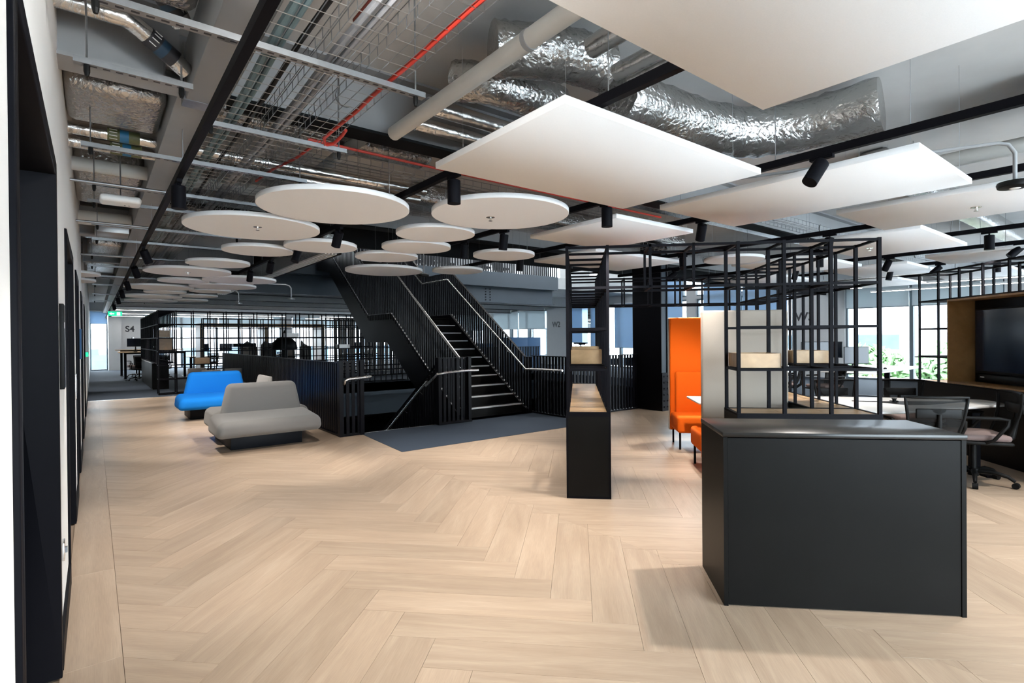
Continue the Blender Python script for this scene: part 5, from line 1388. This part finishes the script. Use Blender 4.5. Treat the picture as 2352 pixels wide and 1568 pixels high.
for (x, y, lab) in ((2.10, 13.55, 'pale grey chair whose top shows above the blue sofa, left one'), (2.62, 13.9, 'pale grey chair whose top shows above the blue sofa, right one'), (1.98, 14.75, 'pale grey chair whose seat shows left of the blue sofa')):
    t = thing('lounge_chair', lab, 'chair', (x, y, 0), 0)
    MB().box(-0.24, 0.24, -0.22, 0.24, 0.40, 0.46).build('seat', 'grey', t, bevel=0.02)
    MB().box(-0.19, 0.19, 0.20, 0.25, 0.46, 0.80).build('backrest', 'grey', t, bevel=0.022, bseg=3)
    for sx in (-0.19, 0.19):
        for sy in (-0.18, 0.18): MB().cyl((sx, sy, 0), (sx, sy, 0.41), 0.012, 8).build('leg', 'black', t)

# ================================================================== DESKS
def desk(lab, loc, rz, L_, D_, h, mtop='oak'):
    t = thing('desk', lab, 'desk', loc, rz, 'bench desks')
    MB().box(0, L_, 0, D_, h - 0.025, h).build('desk_top', mtop, t, bevel=0.003, bseg=1)
    for x in (0.18, L_ - 0.26):
        MB().box(x, x + 0.08, D_ / 2 - 0.05, D_ / 2 + 0.05, 0.02, h - 0.025).build('leg', 'black', t)
        MB().box(x, x + 0.08, 0.06, D_ - 0.06, 0.0, 0.02).build('foot', 'black', t)
    MB().box(0.26, L_ - 0.26, D_ / 2 - 0.02, D_ / 2 + 0.02, h - 0.09, h - 0.03).build('cross_beam', 'black', t)
    return t
def monitor(lab, loc, rz, w=0.56, h=0.34, arm=0.42):
    t = thing('monitor', lab, 'monitor', loc, rz, 'computer monitors')
    MB().box(-w / 2, w / 2, -0.012, 0.012, arm - h / 2, arm + h / 2).build('screen_shell', 'monitor', t, bevel=0.006)
    MB().box(-w / 2 + 0.012, w / 2 - 0.012, 0.012, 0.0135, arm - h / 2 + 0.02, arm + h / 2 - 0.012).build('display', 'screen', t)
    MB().lathe([(0.028, 0), (0.024, 0.002)], 18).build('maker_mark', 'chrome', t, loc=(0, -0.0125, arm + 0.08)).rotation_euler = (math.pi / 2, 0, 0)
    MB().tube([(0, -0.10, 0.0), (0, -0.10, arm * 0.8), (0, -0.05, arm), (0, -0.012, arm)], 0.018, 8).build('monitor_arm', 'plastic', t, smooth=True)
    MB().lathe([(0.06, 0), (0.06, 0.012), (0.02, 0.02)], 18, (0, -0.10, 0)).build('clamp', 'plastic', t, smooth=True)
desk('white bench desk behind the right lattice in front of the windows', (11.6, 3.75, 0), 0.0, 3.2, 1.4, 0.74, 'white')
monitor('black monitor left of the W3 pier', (11.95, 4.95, 0.74), 2.4)
monitor('black monitor turned edge on behind the left one', (12.35, 4.75, 0.74), 1.0)
monitor('grey backed monitor with round badge in front of the window', (12.45, 4.35, 0.74), 2.6, 0.56, 0.36, 0.30)
o = MB().box(-0.22, 0.22, -0.07, 0.07, 0, 0.018).build('keyboard', 'plastic', None, loc=(12.75, 4.15, 0.741), rz=0.6, bevel=0.004); tag(o, 'dark keyboard lying on the white bench desk', 'keyboard')
o = MB().lathe([(0.03, 0), (0.033, 0.012), (0.02, 0.03)], 16).build('mouse', 'plastic', None, loc=(13.15, 4.05, 0.741), smooth=True); tag(o, 'small dark mouse on the white bench desk', 'mouse')
desk('white raised desk behind the lattice left of the screen', (13.2, 2.35, 0), 0.0, 2.4, 1.2, 1.02, 'white')
monitor('dark monitor half hidden by the oak screen surround', (13.4, 2.72, 1.02), 2.5)
place_chair((11.3, 4.5, 0), 1.2, 'black swivel chair at the white bench desk behind the lattice')
place_chair((11.35, 5.3, 0), 0.4, 'black swivel chair with its back to the W3 pier')
# S4 desks
desk('oak raised bench desk in front of the S4 wall', (0.75, 24.6, 0), 0.0, 2.4, 1.6, 1.06)
desk('oak raised bench desk behind the first one under S4', (0.72, 27.2, 0), 0.0, 2.4, 1.6, 1.12)
for k, (x, y, z, r) in enumerate(((1.25, 25.2, 1.06, 2.7), (1.62, 25.0, 1.06, 1.2), (2.05, 25.2, 1.06, 3.0), (1.35, 28.2, 1.12, 1.4))):
    monitor(('monitor on the raised desk nearest the far left window', 'monitor seen edge on in the middle of the raised desk', 'monitor at the lattice end of the raised desk', 'monitor on the rear raised desk under the S4 sign')[k], (x, y, z), r, 0.5, 0.32, 0.36)
for k, (x, y, r) in enumerate(((1.35, 24.35, 0.3), (2.1, 24.35, -0.3), (1.4, 26.85, 0.4), (2.25, 26.85, 0.1))):
    place_chair((x, y, 0), r, ('black chair under the raised desk, left one', 'black chair under the raised desk, right one', 'black chair under the rear raised desk, left one', 'black chair under the rear raised desk, right one')[k])
# background desks left and beyond the void
DK = ((3.4, 28.5, 'white desk behind the portal, left bay'), (6.4, 28.5, 'white desk behind the portal, right bay'), (10.5, 27.5, 'white desk behind the timber fins'), (13.5, 24.0, 'white desk beyond the staircase handrail'))
for (x, y, lab) in DK:
    desk(lab, (x, y, 0), 0, 2.6, 1.5, 0.74, 'white')
    monitor('monitor standing on the ' + lab + ', left one', (x + 0.7, y + 0.7, 0.74), 2.9)
    monitor('monitor standing on the ' + lab + ', right one', (x + 1.7, y + 0.7, 0.74), 3.3)
    place_chair((x + 0.9, y - 0.35, 0), 0.2, 'black swivel chair pulled up to the ' + lab)
# blue screens beyond the void near W2
bs = thing('desk_screen', 'blue felt storage screen beyond the stair handrail', 'screen', (14.2, 18.2, 0), 0.55)
MB().box(0, 2.2, 0, 0.5, 0, 1.5).build('screen_panel', 'bluescreen', bs, bevel=0.01)
MB().box(2.21, 4.2, 0, 0.5, 0, 1.5).build('screen_panel', 'bluescreen', bs, bevel=0.01)
wbox('storage_unit', 'bluescreen', 'dark blue storage unit behind the far balustrade', 11.2, 13.4, 18.4, 19.0, 0.003, 1.25, 'cabinet')

# ================================================================== OUTSIDE
gd = MB().box(21, 160, -80, 130, -6.2, -6.0).box(-40, 160, 36, 130, -6.2, -6.0)
tag(gd.build('ground', 'asphalt'), 'pale paving of the street outside the windows', 'ground', kind='structure')
bd = thing('building', 'white office block across the street with square windows', 'building', (52, -30, -6))
MB().box(0, 20, 0, 58, 0, 11.2).build('lower_block', 'bwhite', bd)
MB().box(6, 20, 4, 50, 11.2, 15.5).build('upper_block', 'bwhite', bd)
MB().box(-0.6, 20, -0.5, 58.5, 11.0, 11.3).build('roof_edge', 'bpanel', bd)
for r_ in range(2):
    for k in range(9):
        z = 0.8 + r_ * 4.2; y = 1.5 + k * 6.2
        f = MB().box(-0.12, 0.0, y, y + 3.2, z, z + 2.6).build('window', 'bpanel', bd)
        MB().box(-0.16, -0.12, y + 0.1, y + 1.5, z + 1.3, z + 2.5).build('pane', 'bwin', f); MB().box(-0.16, -0.12, y + 1.7, y + 3.1, z + 1.3, z + 2.5).build('pane', 'bwin', f)
for k in range(12):
    y = 6 + k * 3.6
    f = MB().box(5.9, 6.0, y, y + 2.8, 12.2, 14.4).build('window', 'bpanel', bd)
bd2 = thing('building', 'pale low block beyond the far windows', 'building', (-10, 62, -6))
MB().box(0, 50, 0, 12, 0, 8.6).build('lower_block', 'bwhite', bd2)
for k in range(12): MB().box(1 + k * 4, 3.4 + k * 4, -0.1, 0, 4.6, 6.8).build('window', 'bwin', bd2)
def tree(lab, x, y, z0, h, r, m, n):
    t = thing('tree', lab, 'tree', (x, y, z0), 0, 'trees outside')
    MB().tube([(0, 0, 0), (0.1, 0.05, h * 0.35), (0, 0, h * 0.6)], [0.2, 0.15, 0.08], 8).build('trunk', 'bark', t, smooth=True)
    q = MB()
    rnd = random.Random(int(x * 7 + y * 13))
    for k in range(n):
        a = rnd.uniform(0, 2 * math.pi); e = rnd.uniform(-1, 1); rr = r * rnd.uniform(0.55, 1.0)
        s_ = math.sqrt(1 - e * e)
        c = Vector((rr * s_ * math.cos(a), rr * s_ * math.sin(a), h * 0.68 + e * rr * 0.75))
        d1 = Vector((rnd.uniform(-1, 1), rnd.uniform(-1, 1), rnd.uniform(-1, 1))).normalized()
        d2 = d1.orthogonal().normalized()
        L_ = rnd.uniform(0.22, 0.42); w = L_ * 0.5
        q.add([c - d1 * L_, c + d2 * w, c + d1 * L_, c - d2 * w], [(0, 1, 2, 3)])
    o = q.build('foliage', m, t); o['kind'] = 'stuff'
tree('green tree outside the window beside the W3 pier', 34.0, 11.4, -6, 7.9, 2.0, 'leaf', 2600)
tree('green tree outside behind the screen lattice', 36.0, 7.6, -6, 8.2, 2.0, 'leaf', 2600)
tree('yellow green shrub tree low outside the window', 28.4, 9.0, -6, 6.7, 1.2, 'leaf2', 1600)
tree('yellow green shrub tree low outside behind the lattice', 28.4, 6.2, -6, 6.7, 1.3, 'leaf2', 1600)
